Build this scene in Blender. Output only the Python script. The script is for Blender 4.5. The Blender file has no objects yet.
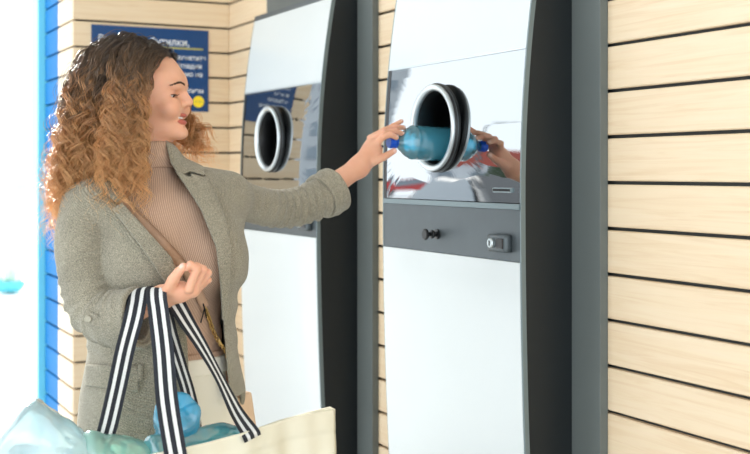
import bpy, bmesh, math, random
import numpy as np
from mathutils import Vector, Matrix
random.seed(7); rng = np.random.default_rng(11)
COL = bpy.context.scene.collection
PI = math.pi
CAMZ = 1.38
FPX = 1180.0                      # focal length in pixels of a 750 px wide frame
A = math.atan(595/FPX); CA, SA = math.cos(A), math.sin(A)
# view frame (right, depth, height above the eye) -> world
R3 = np.array([[SA, -CA, 0], [CA, SA, 0], [0, 0, 1.0]])
ORG = np.array([0, 0, CAMZ])
def J(px, py, d): return np.array([(px-375)/FPX*d, d, (172-py)/FPX*d])
def W(c): return np.asarray(c) @ R3.T + ORG
def lin(c): return tuple(((v/255)/12.92 if v/255 <= .04045 else ((v/255+.055)/1.055)**2.4) for v in c)+(1,)

# ---------------------------------------------------------------- materials
class NT:
    def __init__(s, name):
        s.m = bpy.data.materials.new(name); s.m.use_nodes = True; s.t = s.m.node_tree
        s.b = s.t.nodes['Principled BSDF']; s.out = s.t.nodes['Material Output']
    def n(s, typ, ins=None, **kw):
        nd = s.t.nodes.new(typ)
        for k, v in kw.items(): setattr(nd, k, v)
        for k, v in (ins or {}).items():
            if isinstance(v, bpy.types.NodeSocket): s.t.links.new(v, nd.inputs[k])
            else: nd.inputs[k].default_value = v
        return nd
    def l(s, a, b): s.t.links.new(a, b)
    def set(s, **kw):
        for k, v in kw.items():
            k = k.replace('_', ' ')
            if isinstance(v, bpy.types.NodeSocket): s.l(v, s.b.inputs[k])
            else: s.b.inputs[k].default_value = v
def ramp(nt, fac, stops):
    r = nt.n('ShaderNodeValToRGB', {'Fac': fac}); e = r.color_ramp.elements
    while len(e) < len(stops): e.new(.5)
    for i, (p, c) in enumerate(stops): e[i].position = p; e[i].color = c
    return r.outputs['Color']
def mat(name, c, rough=.5, metal=0, noise=0, nscale=20, bump=0, bscale=200, spec=.5, coat=0):
    t = NT(name); c = lin(c)
    t.set(Base_Color=c, Roughness=rough, Metallic=metal); t.b.inputs['Specular IOR Level'].default_value = spec
    if coat: t.b.inputs['Coat Weight'].default_value = coat
    tc = t.n('ShaderNodeTexCoord').outputs['Object']
    if noise:
        n = t.n('ShaderNodeTexNoise', {'Vector': tc, 'Scale': nscale, 'Detail': 4.0})
        d = tuple(v*(1-noise) for v in c[:3])+(1,); u = tuple(min(1, v*(1+noise*.6)) for v in c[:3])+(1,)
        t.set(Base_Color=ramp(t, n.outputs['Fac'], [(.3, d), (.7, u)]))
    if bump:
        n = t.n('ShaderNodeTexNoise', {'Vector': tc, 'Scale': bscale, 'Detail': 3.0})
        b = t.n('ShaderNodeBump', {'Strength': bump, 'Distance': .002, 'Height': n.outputs['Fac']})
        t.set(Normal=b.outputs['Normal'])
    return t.m
def wood(name, along):
    t = NT(name); tc = t.n('ShaderNodeTexCoord').outputs['Object']
    sc = (1.2, 1.2, 28) 
    mp = t.n('ShaderNodeMapping', {'Vector': tc, 'Scale': sc})
    n = t.n('ShaderNodeTexNoise', {'Vector': mp.outputs[0], 'Scale': 2.2, 'Detail': 6.0, 'Roughness': .6, 'Distortion': 1.2})
    c = ramp(t, n.outputs['Fac'], [(.25, lin((223, 194, 158))), (.5, lin((233, 210, 178))), (.8, lin((237, 217, 188)))])
    mp2 = t.n('ShaderNodeMapping', {'Vector': tc, 'Scale': (3, 3, 260)})
    n2 = t.n('ShaderNodeTexNoise', {'Vector': mp2.outputs[0], 'Scale': 1.5, 'Detail': 3.0})
    mx = t.n('ShaderNodeMix', {0: .05, 6: c, 7: n2.outputs['Color']}, data_type='RGBA', blend_type='SOFT_LIGHT')
    t.set(Base_Color=mx.outputs[2], Roughness=.42)
    b = t.n('ShaderNodeBump', {'Strength': .06, 'Distance': .001, 'Height': n2.outputs['Fac']}); t.set(Normal=b.outputs[0])
    return t.m
def wool():
    t = NT('grey_green_wool'); tc = t.n('ShaderNodeTexCoord').outputs['Object']
    n = t.n('ShaderNodeTexNoise', {'Vector': tc, 'Scale': 650.0, 'Detail': 2.0, 'Roughness': .6})
    n2 = t.n('ShaderNodeTexNoise', {'Vector': tc, 'Scale': 14.0, 'Detail': 3.0})
    c = ramp(t, n.outputs['Fac'], [(.3, lin((100, 96, 84))), (.5, lin((150, 144, 127))), (.7, lin((198, 190, 170)))])
    c2 = ramp(t, n2.outputs['Fac'], [(.3, (.85, .85, .85, 1)), (.7, (1, 1, 1, 1))])
    mx = t.n('ShaderNodeMix', {0: 1.0, 6: c, 7: c2}, data_type='RGBA', blend_type='MULTIPLY')
    t.set(Base_Color=mx.outputs[2], Roughness=.95); t.b.inputs['Specular IOR Level'].default_value = .15
    t.b.inputs['Sheen Weight'].default_value = .25; t.b.inputs['Sheen Roughness'].default_value = .5
    w = t.n('ShaderNodeMapping', {'Vector': tc, 'Rotation': (.5, .6, .4)})
    wv = t.n('ShaderNodeTexWave', {'Vector': w.outputs[0], 'Scale': 110.0, 'Distortion': 1.0})
    ad = t.n('ShaderNodeMath', {0: n.outputs['Fac'], 1: wv.outputs['Fac']}, operation='ADD')
    b = t.n('ShaderNodeBump', {'Strength': .6, 'Distance': .0016, 'Height': ad.outputs[0]}); t.set(Normal=b.outputs[0])
    return t.m
def knit():
    t = NT('dusty_tan_rib_knit'); tc = t.n('ShaderNodeTexCoord').outputs['Object']
    mp = t.n('ShaderNodeMapping', {'Vector': tc, 'Rotation': (.35, 0, 0)})
    wv = t.n('ShaderNodeTexWave', {'Vector': mp.outputs[0], 'Scale': 84.0, 'Distortion': .4, 'Detail': 1.0}, bands_direction='Y')
    c = ramp(t, wv.outputs['Fac'], [(.0, lin((158, 128, 108))), (.6, lin((204, 172, 150)))])
    t.set(Base_Color=c, Roughness=.9); t.b.inputs['Specular IOR Level'].default_value = .15
    b = t.n('ShaderNodeBump', {'Strength': .45, 'Distance': .0014, 'Height': wv.outputs['Fac']}); t.set(Normal=b.outputs[0])
    return t.m
def skin():
    t = NT('skin'); tc = t.n('ShaderNodeTexCoord').outputs['Object']
    n = t.n('ShaderNodeTexNoise', {'Vector': tc, 'Scale': 18.0, 'Detail': 3.0})
    c = ramp(t, n.outputs['Fac'], [(.3, lin((222, 164, 134))), (.7, lin((232, 178, 150)))])
    t.set(Base_Color=c, Roughness=.5); t.b.inputs['Subsurface Weight'].default_value = .25
    t.b.inputs['Subsurface Radius'].default_value = (.012, .004, .002); t.b.inputs['Subsurface Scale'].default_value = 1.0
    t.b.inputs['Specular IOR Level'].default_value = .35
    return t.m
def hairmat():
    t = NT('ombre_curly_hair'); at = t.n('ShaderNodeAttribute', attribute_name='along').outputs['Fac']
    c = ramp(t, at, [(0, lin((84, 72, 64))), (.25, lin((144, 114, 88))), (.45, lin((214, 160, 108))), (1, lin((250, 206, 146)))])
    t.set(Base_Color=c, Roughness=.30); t.b.inputs['Specular IOR Level'].default_value = .9
    tr = t.n('ShaderNodeBsdfTranslucent', {'Color': c})
    mx = t.n('ShaderNodeMixShader', {0: .42, 1: t.b.outputs[0], 2: tr.outputs[0]})
    t.l(mx.outputs[0], t.out.inputs[0]); return t.m
def plastic(name, c, tr=.5, gl=.12, dens=1.0):
    t = NT(name); c = lin(c)
    tp = t.n('ShaderNodeBsdfTransparent', {'Color': tuple(v**dens for v in c[:3])+(1,)})
    d = t.n('ShaderNodeBsdfTranslucent', {'Color': c}); df = t.n('ShaderNodeBsdfDiffuse', {'Color': c})
    g = t.n('ShaderNodeBsdfGlossy', {'Color': (1, 1, 1, 1), 'Roughness': .06})
    m0 = t.n('ShaderNodeMixShader', {0: .5, 1: d.outputs[0], 2: df.outputs[0]})
    m1 = t.n('ShaderNodeMixShader', {0: tr, 1: m0.outputs[0], 2: tp.outputs[0]})
    lw = t.n('ShaderNodeLayerWeight', {'Blend': .35})
    f = t.n('ShaderNodeMath', {0: lw.outputs['Fresnel'], 1: gl}, operation='ADD', use_clamp=True)
    m2 = t.n('ShaderNodeMixShader', {0: f.outputs[0], 1: m1.outputs[0], 2: g.outputs[0]})
    t.l(m2.outputs[0], t.out.inputs[0]); return t.m
def darkglass():
    t = NT('tinted_glass_panel')
    tp = t.n('ShaderNodeBsdfTransparent', {'Color': (.30, .34, .36, 1)})
    g = t.n('ShaderNodeBsdfGlossy', {'Color': (.93, .97, 1, 1), 'Roughness': .012})
    lw = t.n('ShaderNodeLayerWeight', {'Blend': .5})
    f = t.n('ShaderNodeMath', {0: lw.outputs['Fresnel'], 1: .29}, operation='ADD', use_clamp=True)
    m = t.n('ShaderNodeMixShader', {0: f.outputs[0], 1: tp.outputs[0], 2: g.outputs[0]})
    t.l(m.outputs[0], t.out.inputs[0]); return t.m
def strap_mat():
    t = NT('striped_webbing'); uv = t.n('ShaderNodeUVMap').outputs[0]
    sx = t.n('ShaderNodeSeparateXYZ', {0: uv})
    k, w_ = lin((28, 32, 42)), lin((226, 228, 228))
    r = t.n('ShaderNodeValToRGB', {'Fac': sx.outputs[0]}); r.color_ramp.interpolation = 'CONSTANT'; e = r.color_ramp.elements
    st = [(0, k), (.2, w_), (.38, k), (.62, w_), (.8, k)]
    while len(e) < 5: e.new(.5)
    for i, (p, c) in enumerate(st): e[i].position = p; e[i].color = c
    t.set(Base_Color=r.outputs[0], Roughness=.75)
    m = t.n('ShaderNodeMapping', {'Vector': uv, 'Scale': (14, 500, 1)})
    wv = t.n('ShaderNodeTexChecker', {'Vector': m.outputs[0], 'Scale': 1.0})
    b = t.n('ShaderNodeBump', {'Strength': .25, 'Distance': .0008, 'Height': wv.outputs['Fac']}); t.set(Normal=b.outputs[0])
    return t.m
def canvas():
    t = NT('cream_canvas'); tc = t.n('ShaderNodeTexCoord').outputs['Object']
    n = t.n('ShaderNodeTexNoise', {'Vector': tc, 'Scale': 6.0, 'Detail': 5.0})
    c = ramp(t, n.outputs['Fac'], [(.3, lin((226, 222, 200))), (.7, lin((242, 238, 220)))])
    n2 = t.n('ShaderNodeTexNoise', {'Vector': tc, 'Scale': 500.0})
    b = t.n('ShaderNodeBump', {'Strength': .3, 'Distance': .001, 'Height': n2.outputs['Fac']})
    t.set(Base_Color=c, Roughness=.85, Normal=b.outputs[0]); return t.m

M = dict(wood=wood('light_wood_planks', 0), gap=mat('dark_plank_gap', (58, 62, 62), .7),
    white=mat('white_gloss_panel', (208, 214, 215), .28, noise=.02, nscale=3, coat=.2),
    grey=mat('grey_metal_strip', (86, 94, 98), .42, .45, noise=.05), silver=mat('brushed_silver', (196, 204, 206), .3, .85), trim=mat('satin_edge_metal', (120, 134, 138), .4, .5),
    black=mat('charcoal_side_metal', (25, 31, 34), .45, .2, noise=.1, nscale=4), frame=mat('grey_powder_coat', (102, 109, 108), .5, .1, noise=.05, nscale=3),
    rubber=mat('black_plastic', (20, 21, 23), .35), inner=mat('matte_black_inside', (12, 13, 14), .8),
    glass=darkglass(), wool=wool(), knit=knit(), skin=skin(), hair=hairmat(),
    lip=mat('lips', (188, 98, 84), .4), teeth=mat('teeth', (245, 242, 236), .25), eye=mat('eye_white', (235, 232, 228), .15),
    iris=mat('brown_iris', (70, 46, 30), .1), brow=mat('dark_brow', (84, 58, 42), .7), nail=mat('nail', (240, 196, 178), .25),
    trouser=mat('cream_trouser_cloth', (232, 228, 216), .85, bump=.2, bscale=300), shoe=mat('white_leather', (225, 222, 215), .45, noise=.05),
    strap=strap_mat(), canvas=canvas(), tan=mat('tan_leather', (192, 154, 126), .5, noise=.08, nscale=60, bump=.1),
    gold=mat('gold_chain', (205, 172, 110), .28, 1), navy=mat('navy_print', (8, 66, 122), .35, noise=.04), yellow=mat('yellow_print', (250, 222, 40), .45),
    ywhite=mat('white_print', (228, 234, 240), .5), yline=mat('pale_yellow_print', (196, 190, 92), .5), button=mat('horn_button', (150, 144, 126), .4, noise=.15, nscale=90),
    blue=mat('blue_paint', (0, 118, 186), .6, noise=.08, nscale=3, spec=.25), rim=mat('satin_silver_rim', (206, 213, 216), .32, .75), cyan=mat('pale_cyan_frame', (120, 214, 232), .3, coat=.3), dkblue=mat('dark_teal_gasket', (20, 74, 92), .5),
    pave=mat('pale_paving', (222, 224, 224), .8, noise=.05, nscale=2, bump=.2, bscale=40), floor=mat('grey_floor_tile', (168, 170, 170), .5, noise=.06, nscale=3),
    ceil=mat('white_shade_soffit', (214, 214, 212), .8, noise=.03), capblue=mat('blue_cap', (0, 84, 200), .35),
    b_cyan=plastic('cyan_plastic', (130, 222, 244), .64, .05), b_blue=plastic('blue_plastic', (96, 216, 255), .35, .05), b_green=plastic('green_plastic', (200, 246, 234), .42, .06),
    b_clear=plastic('clear_plastic', (226, 246, 250), .38, .06), b_teal=plastic('teal_plastic', (130, 216, 228), .35, .1),
    bld=mat('pale_render', (188, 192, 196), .8, noise=.06, nscale=1), bld2=mat('grey_render', (158, 162, 165), .8, noise=.06, nscale=1), win=mat('window_glass', (118, 128, 136), .1, .2),
    roof=mat('red_roof', (150, 66, 52), .8, noise=.1), leaf=mat('leaf', (70, 92, 58), .8, noise=.4, nscale=9), bark=mat('bark', (86, 74, 62), .9),
    red=mat('red_car_paint', (178, 34, 34), .3, coat=.5), pale=mat('pale_car_paint', (236, 240, 240), .3, coat=.5), teal=mat('teal_paint', (90, 190, 205), .4), darkcar=mat('black_car_paint', (24, 26, 30), .25, coat=.5), glarewin=mat('glare_pale_grey', (196, 212, 218), .4), paleleaf=mat('pale_leaf', (206, 222, 204), .7), tyre=mat('tyre', (24, 24, 26), .8))  # outdoor glare is put into the pale grey of office windows, lamp pole, railing

# ---------------------------------------------------------------- object helpers
def link(o, parent=None):
    COL.objects.link(o)
    if parent is not None: o.parent = parent
    return o
def tag(o, label=None, cat=None, group=None, kind=None):
    if label: o['label'] = label
    if cat: o['category'] = cat
    if group: o['group'] = group
    if kind: o['kind'] = kind
    return o
def empty(name, loc, rz=0):
    o = bpy.data.objects.new(name, None); o.empty_display_size = .1; COL.objects.link(o); o.location = loc; o.rotation_euler.z = rz
    return o
def fm(name, verts, faces, m, parent=None, smooth=False, inv=None, uv=None, attr=None, mats=None, midx=None):
    me = bpy.data.meshes.new(name); v = np.asarray(verts, dtype=np.float32)
    f = faces
    if isinstance(f, np.ndarray):
        k = f.shape[1]; nf = len(f)
        me.vertices.add(len(v)); me.vertices.foreach_set('co', v.ravel())
        me.loops.add(nf*k); me.loops.foreach_set('vertex_index', f.astype(np.int32).ravel())
        me.polygons.add(nf); me.polygons.foreach_set('loop_start', np.arange(nf, dtype=np.int32)*k)
        try: me.polygons.foreach_set('loop_total', np.full(nf, k, dtype=np.int32))
        except Exception: pass
        me.update(calc_edges=True)
    else: me.from_pydata([tuple(map(float, p)) for p in v], [], [tuple(map(int, q)) for q in f])
    if smooth: me.polygons.foreach_set('use_smooth', np.ones(len(me.polygons), dtype=bool))
    for mm in (mats or [m]): me.materials.append(mm)
    if midx is not None: me.polygons.foreach_set('material_index', np.asarray(midx, dtype=np.int32))
    if attr is not None:
        a = me.attributes.new(attr[0], 'FLOAT', 'POINT'); a.data.foreach_set('value', np.asarray(attr[1], dtype=np.float32))
    if uv is not None:
        ul = me.uv_layers.new(name='UVMap'); li = np.empty(len(me.loops), dtype=np.int32); me.loops.foreach_get('vertex_index', li)
        ul.data.foreach_set('uv', np.asarray(uv, dtype=np.float32)[li].ravel())
    me.validate(); me.update()
    return link(bpy.data.objects.new(name, me), parent)
def fb(name, bm, m, parent=None, smooth=False, mats=None):
    bmesh.ops.recalc_face_normals(bm, faces=bm.faces[:])
    me = bpy.data.meshes.new(name); bm.to_mesh(me); bm.free()
    if smooth: me.polygons.foreach_set('use_smooth', np.ones(len(me.polygons), dtype=bool))
    for mm in (mats or [m]): me.materials.append(mm)
    return link(bpy.data.objects.new(name, me), parent)
def box(bm, x0, x1, y0, y1, z0, z1, bev=0, mi=0):
    vs = [bm.verts.new((x, y, z)) for z in (z0, z1) for x, y in ((x0, y0), (x1, y0), (x1, y1), (x0, y1))]
    fs = [bm.faces.new([vs[i] for i in q]) for q in ((3, 2, 1, 0), (4, 5, 6, 7), (0, 1, 5, 4), (1, 2, 6, 5), (2, 3, 7, 6), (3, 0, 4, 7))]
    for f in fs: f.material_index = mi
    if bev:
        es = list({e for f in fs for e in f.edges}); bmesh.ops.bevel(bm, geom=es, offset=bev, segments=2, affect='EDGES', profile=.7)
    return bm
def lathe(bm, prof, mtx, n=40, close=False):
    rings = []
    for r, z in prof:
        rings.append([bm.verts.new(mtx @ Vector((r*math.cos(2*PI*i/n), r*math.sin(2*PI*i/n), z))) for i in range(n)])
    pairs = list(zip(rings, rings[1:]))
    if close: pairs.append((rings[-1], rings[0]))
    for a, b in pairs:
        for i in range(n): bm.faces.new((a[i], a[(i+1) % n], b[(i+1) % n], b[i]))
    if not close:
        for rg in (rings[0], rings[-1]):
            try: bm.faces.new(rg)
            except Exception: pass
    return bm
def aim(o, d, s=1):
    q = Vector(d).normalized().to_track_quat('Z', 'Y'); return Matrix.Translation(Vector(o)) @ q.to_matrix().to_4x4() @ Matrix.Scale(s, 4)
def tube(bm, pts, r, n=8, cap=True):
    pts = [Vector(p) for p in pts]; rr = r if hasattr(r, '__len__') else [r]*len(pts); rings = []; up = None
    for i, p in enumerate(pts):
        t = (pts[min(i+1, len(pts)-1)]-pts[max(i-1, 0)]).normalized()
        if up is None: up = t.orthogonal().normalized()
        up = (up - t*up.dot(t)).normalized(); s = t.cross(up)
        rings.append([bm.verts.new(p+(up*math.cos(2*PI*k/n)+s*math.sin(2*PI*k/n))*rr[i]) for k in range(n)])
    for a, b in zip(rings, rings[1:]):
        for k in range(n): bm.faces.new((a[k], a[(k+1) % n], b[(k+1) % n], b[k]))
    if cap: bm.faces.new(rings[0][::-1]); bm.faces.new(rings[-1])
    return bm
def cat(P, n):
    P = np.asarray(P, float); Q = np.vstack([2*P[0]-P[1], P, 2*P[-1]-P[-2]]); out = []
    seg = len(P)-1
    for u in np.linspace(0, seg, n):
        i = min(int(u), seg-1); t = u-i; a, b, c, d = Q[i:i+4]
        out.append(.5*((2*b)+(-a+c)*t+(2*a-5*b+4*c-d)*t*t+(-a+3*b-3*c+d)*t**3))
    return np.array(out)

# ---------------------------------------------------------------- the building
PITCH, GAP, G0 = .1030, .0080, CAMZ-.024
def gaps(z0, z1):
    k0 = math.ceil((z0-G0)/PITCH); k1 = math.floor((z1-G0)/PITCH); return [G0+k*PITCH for k in range(k0, k1+1)]
TOP = 2.9
def plank_wall(name, p0, p1, out, mats, thick=.018, inset=0):
    """boards between p0 and p1 (plan points), standing out from the backing along out"""
    p0 = Vector(p0+(0,)); p1 = Vector(p1+(0,)); o = Vector(out+(0,)); bm = bmesh.new()
    e = [0]+gaps(.02, TOP-.02)+[TOP]
    d = (p1-p0)
    def quadbox(a, b, z0, z1, t0, t1, mi, bev):
        c = [a-o*t1, b-o*t1, b-o*t0, a-o*t0]
        vs = [bm.verts.new((q.x, q.y, z)) for z in (z0, z1) for q in c]
        fs = [bm.faces.new([vs[i] for i in q]) for q in ((3, 2, 1, 0), (4, 5, 6, 7), (0, 1, 5, 4), (1, 2, 6, 5), (2, 3, 7, 6), (3, 0, 4, 7))]
        for f in fs: f.material_index = mi
        if bev: bmesh.ops.bevel(bm, geom=list({e for f in fs for e in f.edges}), offset=bev, segments=1, affect='EDGES')
    for a, b in zip(e, e[1:]): quadbox(p0, p1, a+GAP/2, b-GAP/2, 0, thick, 0, .0026)
    quadbox(p0+d.normalized()*inset, p1, 0, TOP, thick, thick+.08, 1, 0)
    w = fb(name, bm, None, mats=mats); tag(w, kind='structure'); return w
WY, XB, YC = 1.662, -4.640, 1.020
plank_wall('wall_right', (XB-.1, WY), (.9, WY), (0, -1), [M['wood'], M['gap']])
plank_wall('wall_back', (XB, YC), (XB, WY), (1, 0), [M['wood'], M['gap']], inset=.03)
plank_wall('wall_left', (-4.916, YC), (XB-.019, YC), (0, -1), [M['wood'], M['gap']])
plank_wall('wall_left_blue', (-5.182, YC), (-4.918, YC), (0, -1), [M['blue'], M['dkblue']])
bm = bmesh.new(); box(bm, -5.335, -5.184, YC-.03, YC+.08, 0, TOP, .006); tag(fb('trim_1', bm, M['cyan']), kind='structure')
bm = bmesh.new(); box(bm, -5.385, -5.337, YC-.02, YC+.07, 0, TOP); tag(fb('trim_2', bm, M['dkblue']), kind='structure')
bm = bmesh.new(); box(bm, XB-.02, 1.0, -1.2, WY+.1, -.12, 0); tag(fb('floor', bm, M['floor']), kind='structure')
bm = bmesh.new(); box(bm, -60, XB-.02, -60, 60, -.16, -.02); box(bm, XB-.02, 60, -60, -1.2, -.16, -.02); tag(fb('ground', bm, M['pave']), kind='structure')
bm = bmesh.new(); box(bm, XB-.0, 1.6, -1.9, WY+.1, TOP, TOP+.15); tag(fb('shade_ceiling', bm, M['ceil']), kind='structure')  # unseen roof slab added to hold sky light off the walls

# ---------------------------------------------------------------- return machines
def recess(z):
    q = z-(CAMZ-.05); return .15*q*q if q > 0 else .035*q*q
def machine(x1, label, x0=-2.922+2.236):
    """x1: near (right) edge; front bulges towards -Y at 1.50"""
    W0 = .684; t = empty('bottle_return_machine', (x1-W0/2, 1.60, 0)); tag(t, label, 'recycling machine', 'bottle return machines in the plank wall')
    FY = 1.5-1.60; h = W0/2; ZT = CAMZ+.566
    def sheet(name, xa, xb, za, zb, off, th, m, n=24, bevel=True):
        """curved slab following the profile; off>0 stands proud of the profile"""
        bm = bmesh.new(); rows = []
        for i in range(n+1):
            z = za+(zb-za)*i/n; y = FY+recess(z)-off
            rows.append([bm.verts.new(p) for p in ((xa, y, z), (xb, y, z), (xb, y+th, z), (xa, y+th, z))])
        for a, b in zip(rows, rows[1:]):
            for k in range(4): bm.faces.new((a[k], a[(k+1) % 4], b[(k+1) % 4], b[k]))
        bm.faces.new(rows[0][::-1]); bm.faces.new(rows[-1])
        bmesh.ops.recalc_face_normals(bm, faces=bm.faces[:])
        return fb(name, bm, m, t)
    # side panels curved, and top cap
    for nm, xa, xb in (('side_panel', h-.012, h), ('side_panel', -h, -h+.012)):
        bm = bmesh.new(); fr = []; n = 40
        for i in range(n+1):
            z = ZT*i/n; y = FY+recess(z)+.004
            fr.append([bm.verts.new(p) for p in ((xa, y, z), (xb, y, z), (xb, .038, z), (xa, .038, z))])
        for a, b in zip(fr, fr[1:]):
            for k in range(4): bm.faces.new((a[k], a[(k+1) % 4], b[(k+1) % 4], b[k]))
        bm.faces.new(fr[0][::-1]); bm.faces.new(fr[-1]); fb(nm, bm, M['black'], t)
    for s in (-1, 1): sheet('edge_trim', s*h-.004 if s > 0 else -h-.001, h+.001 if s > 0 else -h+.004, .02, ZT, .003, .012, M['trim'], 40)
    bm = bmesh.new(); yt = FY+recess(ZT); box(bm, -h+.005, h-.005, yt-.006, .038, ZT-.016, ZT+.002, .002); fb('top_cap', bm, M['grey'], t)
    zg1, zg0 = CAMZ+.284, CAMZ-.074          # glass
    zs0 = CAMZ-.084; zc0 = CAMZ-.2055
    sheet('upper_panel', -h+.004, h-.004, zg1+.002, ZT-.016, .003, .02, M['white'])
    # glass panel with a hole for the intake: built as ring of quads
    rc = (-2.615-(-2.236-.342), CAMZ+.1125); rr = .1045
    def plate(name, xa, xb, za, zb, off, th, m, cx, cz, r, n=96):
        bm = bmesh.new(); inner = []; outer = []
        for i in range(n):
            a = 2*PI*i/n; dx, dz = math.cos(a), math.sin(a); inner.append((cx+r*dx, cz+r*dz))
            k = min((xb-cx)/dx if dx > 1e-6 else (xa-cx)/dx if dx < -1e-6 else 1e9, (zb-cz)/dz if dz > 1e-6 else (za-cz)/dz if dz < -1e-6 else 1e9)
            outer.append((cx+k*dx, cz+k*dz))
        for cxn, czn in ((xa, za), (xb, za), (xb, zb), (xa, zb)):
            j = min(range(n), key=lambda q: (outer[q][0]-cxn)**2+(outer[q][1]-czn)**2); outer[j] = (cxn, czn)
        rings = []
        for f in (0, .25, .5, .75, 1): rings.append([(a[0]+(b[0]-a[0])*f, a[1]+(b[1]-a[1])*f) for a, b in zip(inner, outer)])
        V = [[[bm.verts.new((x, FY+recess(z)-off+q, z)) for x, z in rg] for rg in rings] for q in (0, th)]
        for s in (0, 1):
            for a, b in zip(V[s], V[s][1:]):
                for i in range(n): bm.faces.new((a[i], a[(i+1) % n], b[(i+1) % n], b[i]))
        for i in range(n):
            bm.faces.new((V[0][0][i], V[0][0][(i+1) % n], V[1][0][(i+1) % n], V[1][0][i])); bm.faces.new((V[0][-1][i], V[0][-1][(i+1) % n], V[1][-1][(i+1) % n], V[1][-1][i]))
        return fb(name, bm, m, t)
    gl = plate('glass_panel', -h+.018, h-.006, zg0+.003, zg1-.003, .001, .005, M['glass'], rc[0], rc[1], rr)
    tag(gl, 'dark tinted glass panel')
    sheet('glass_border', -h+.004, -h+.018, zg0, zg1, .002, .008, M['rubber'])
    sheet('divider_strip', -h+.004, h-.004, zg1-.003, zg1+.002, .004, .012, M['silver'], 3)
    sheet('lower_divider', -h+.004, h-.004, zs0-.002, zg0+.001, .005, .014, M['trim'], 3)
    sheet('control_strip', -h+.004, h-.004, zc0, zs0-.003, .002, .016, M['grey'])
    sheet('lower_panel', -h+.004, h-.004, .04, zc0-.001, .0045, .02, M['white'])
    # inner box behind the glass
    bm = bmesh.new(); box(bm, -h+.013, h-.013, FY+.02, .036, zg0-.02, zg1+.02)
    bm.faces.ensure_lookup_table(); ff = min(bm.faces, key=lambda f: f.calc_center_median().y); bmesh.ops.delete(bm, geom=[ff], context='FACES')
    fb('chamber', bm, M['inner'], t)
    # intake ring, axis along -Y
    mtx = Matrix.Translation((rc[0], FY, rc[1])) @ Matrix.Rotation(PI/2, 4, 'X')      # local z -> -Y
    bm = bmesh.new(); lathe(bm, [(.087, -.05), (.102, -.05), (.1035, -.001), (.113, .0005), (.1135, .006), (.1125, .014), (.108, .0175), (.098, .0175), (.0935, .01), (.090, -.01)], mtx, 80, True)
    ring = fb('intake_ring', bm, M['rubber'], t, True)
    bm = bmesh.new(); lathe(bm, [(.1105, .0140), (.1110, .0205), (.1080, .0240), (.1040, .0242), (.0965, .0205), (.0930, .0120), (.0945, .0100)], mtx, 80, True)
    tag(fb('rim', bm, M['rim'], ring, True), 'bright silver rim')
    bm = bmesh.new(); lathe(bm, [(.1128, .0075), (.1141, .0080), (.1141, .0090), (.1128, .0095)], mtx, 80, True); fb('seam', bm, M['grey'], ring, True)
    # slot on the glass
    zs = CAMZ-.042; bm = bmesh.new(); box(bm, h-.115, h-.035, FY-.006, FY+.003, zs-.006, zs+.006, .003); sl = fb('receipt_slot', bm, M['trim'], t)
    bm = bmesh.new(); box(bm, h-.110, h-.040, FY-.0075, FY-.0055, zs-.0025, zs+.0025); fb('slit', bm, M['inner'], sl)
    # knob
    kx = -2.618-(-2.236-.342); kz = CAMZ-.1585; yk = FY+recess(kz)-.002
    mk = Matrix.Translation((kx, yk, kz)) @ Matrix.Rotation(PI/2, 4, 'X'); bm = bmesh.new()
    lathe(bm, [(.001, 0), (.013, 0), (.013, .004), (.006, .006), (.0055, .012), (.0105, .013), (.0115, .016), (.0105, .019), (.0055, .020), (.0055, .030), (.0125, .031), (.0145, .033), (.0145, .037), (.012, .039), (.001, .039)], mk, 32)
    fb('knob', bm, M['rubber'], t, False)
    # lock with rounded housing
    lx = -2.312-(-2.236-.342); lz = CAMZ-.165; yl = FY+recess(lz)-.002; bm = bmesh.new(); box(bm, lx-.040, lx+.038, yl-.019, yl+.002, lz-.021, lz+.021, .009); lk = fb('lock_housing', bm, M['grey'], t, True)
    ml = Matrix.Translation((lx-.017, yl-.0185, lz)) @ Matrix.Rotation(PI/2, 4, 'X'); bm = bmesh.new(); lathe(bm, [(.001, 0), (.012, 0), (.012, .006), (.010, .0085), (.001, .0085)], ml, 28); cy = fb('lock_cylinder', bm, M['silver'], lk)
    bm = bmesh.new(); box(bm, lx-.0185, lx-.0155, yl-.0280, yl-.0260, lz-.006, lz+.006); fb('keyhole', bm, M['inner'], lk)
    bm = bmesh.new(); box(bm, lx+.002, lx+.030, yl-.022, yl-.014, lz-.012, lz+.012, .003); fb('lock_handle', bm, M['rubber'], lk)
    # grey casing round the machine
    bm = bmesh.new(); box(bm, -h-.10, h+.104, .0392, .0615, 0, ZT+.22, .002); fb('casing', bm, M['frame'], t)
    bm = bmesh.new(); box(bm, -h+.03, h-.03, FY+.05, .03, 0, .06); fb('plinth', bm, M['rubber'], t)
    return t
machine(-2.236, 'white and black return machine nearest the camera, taking the blue bottle')
machine(-3.374, 'white and black return machine behind the woman, with an empty intake ring')

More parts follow.
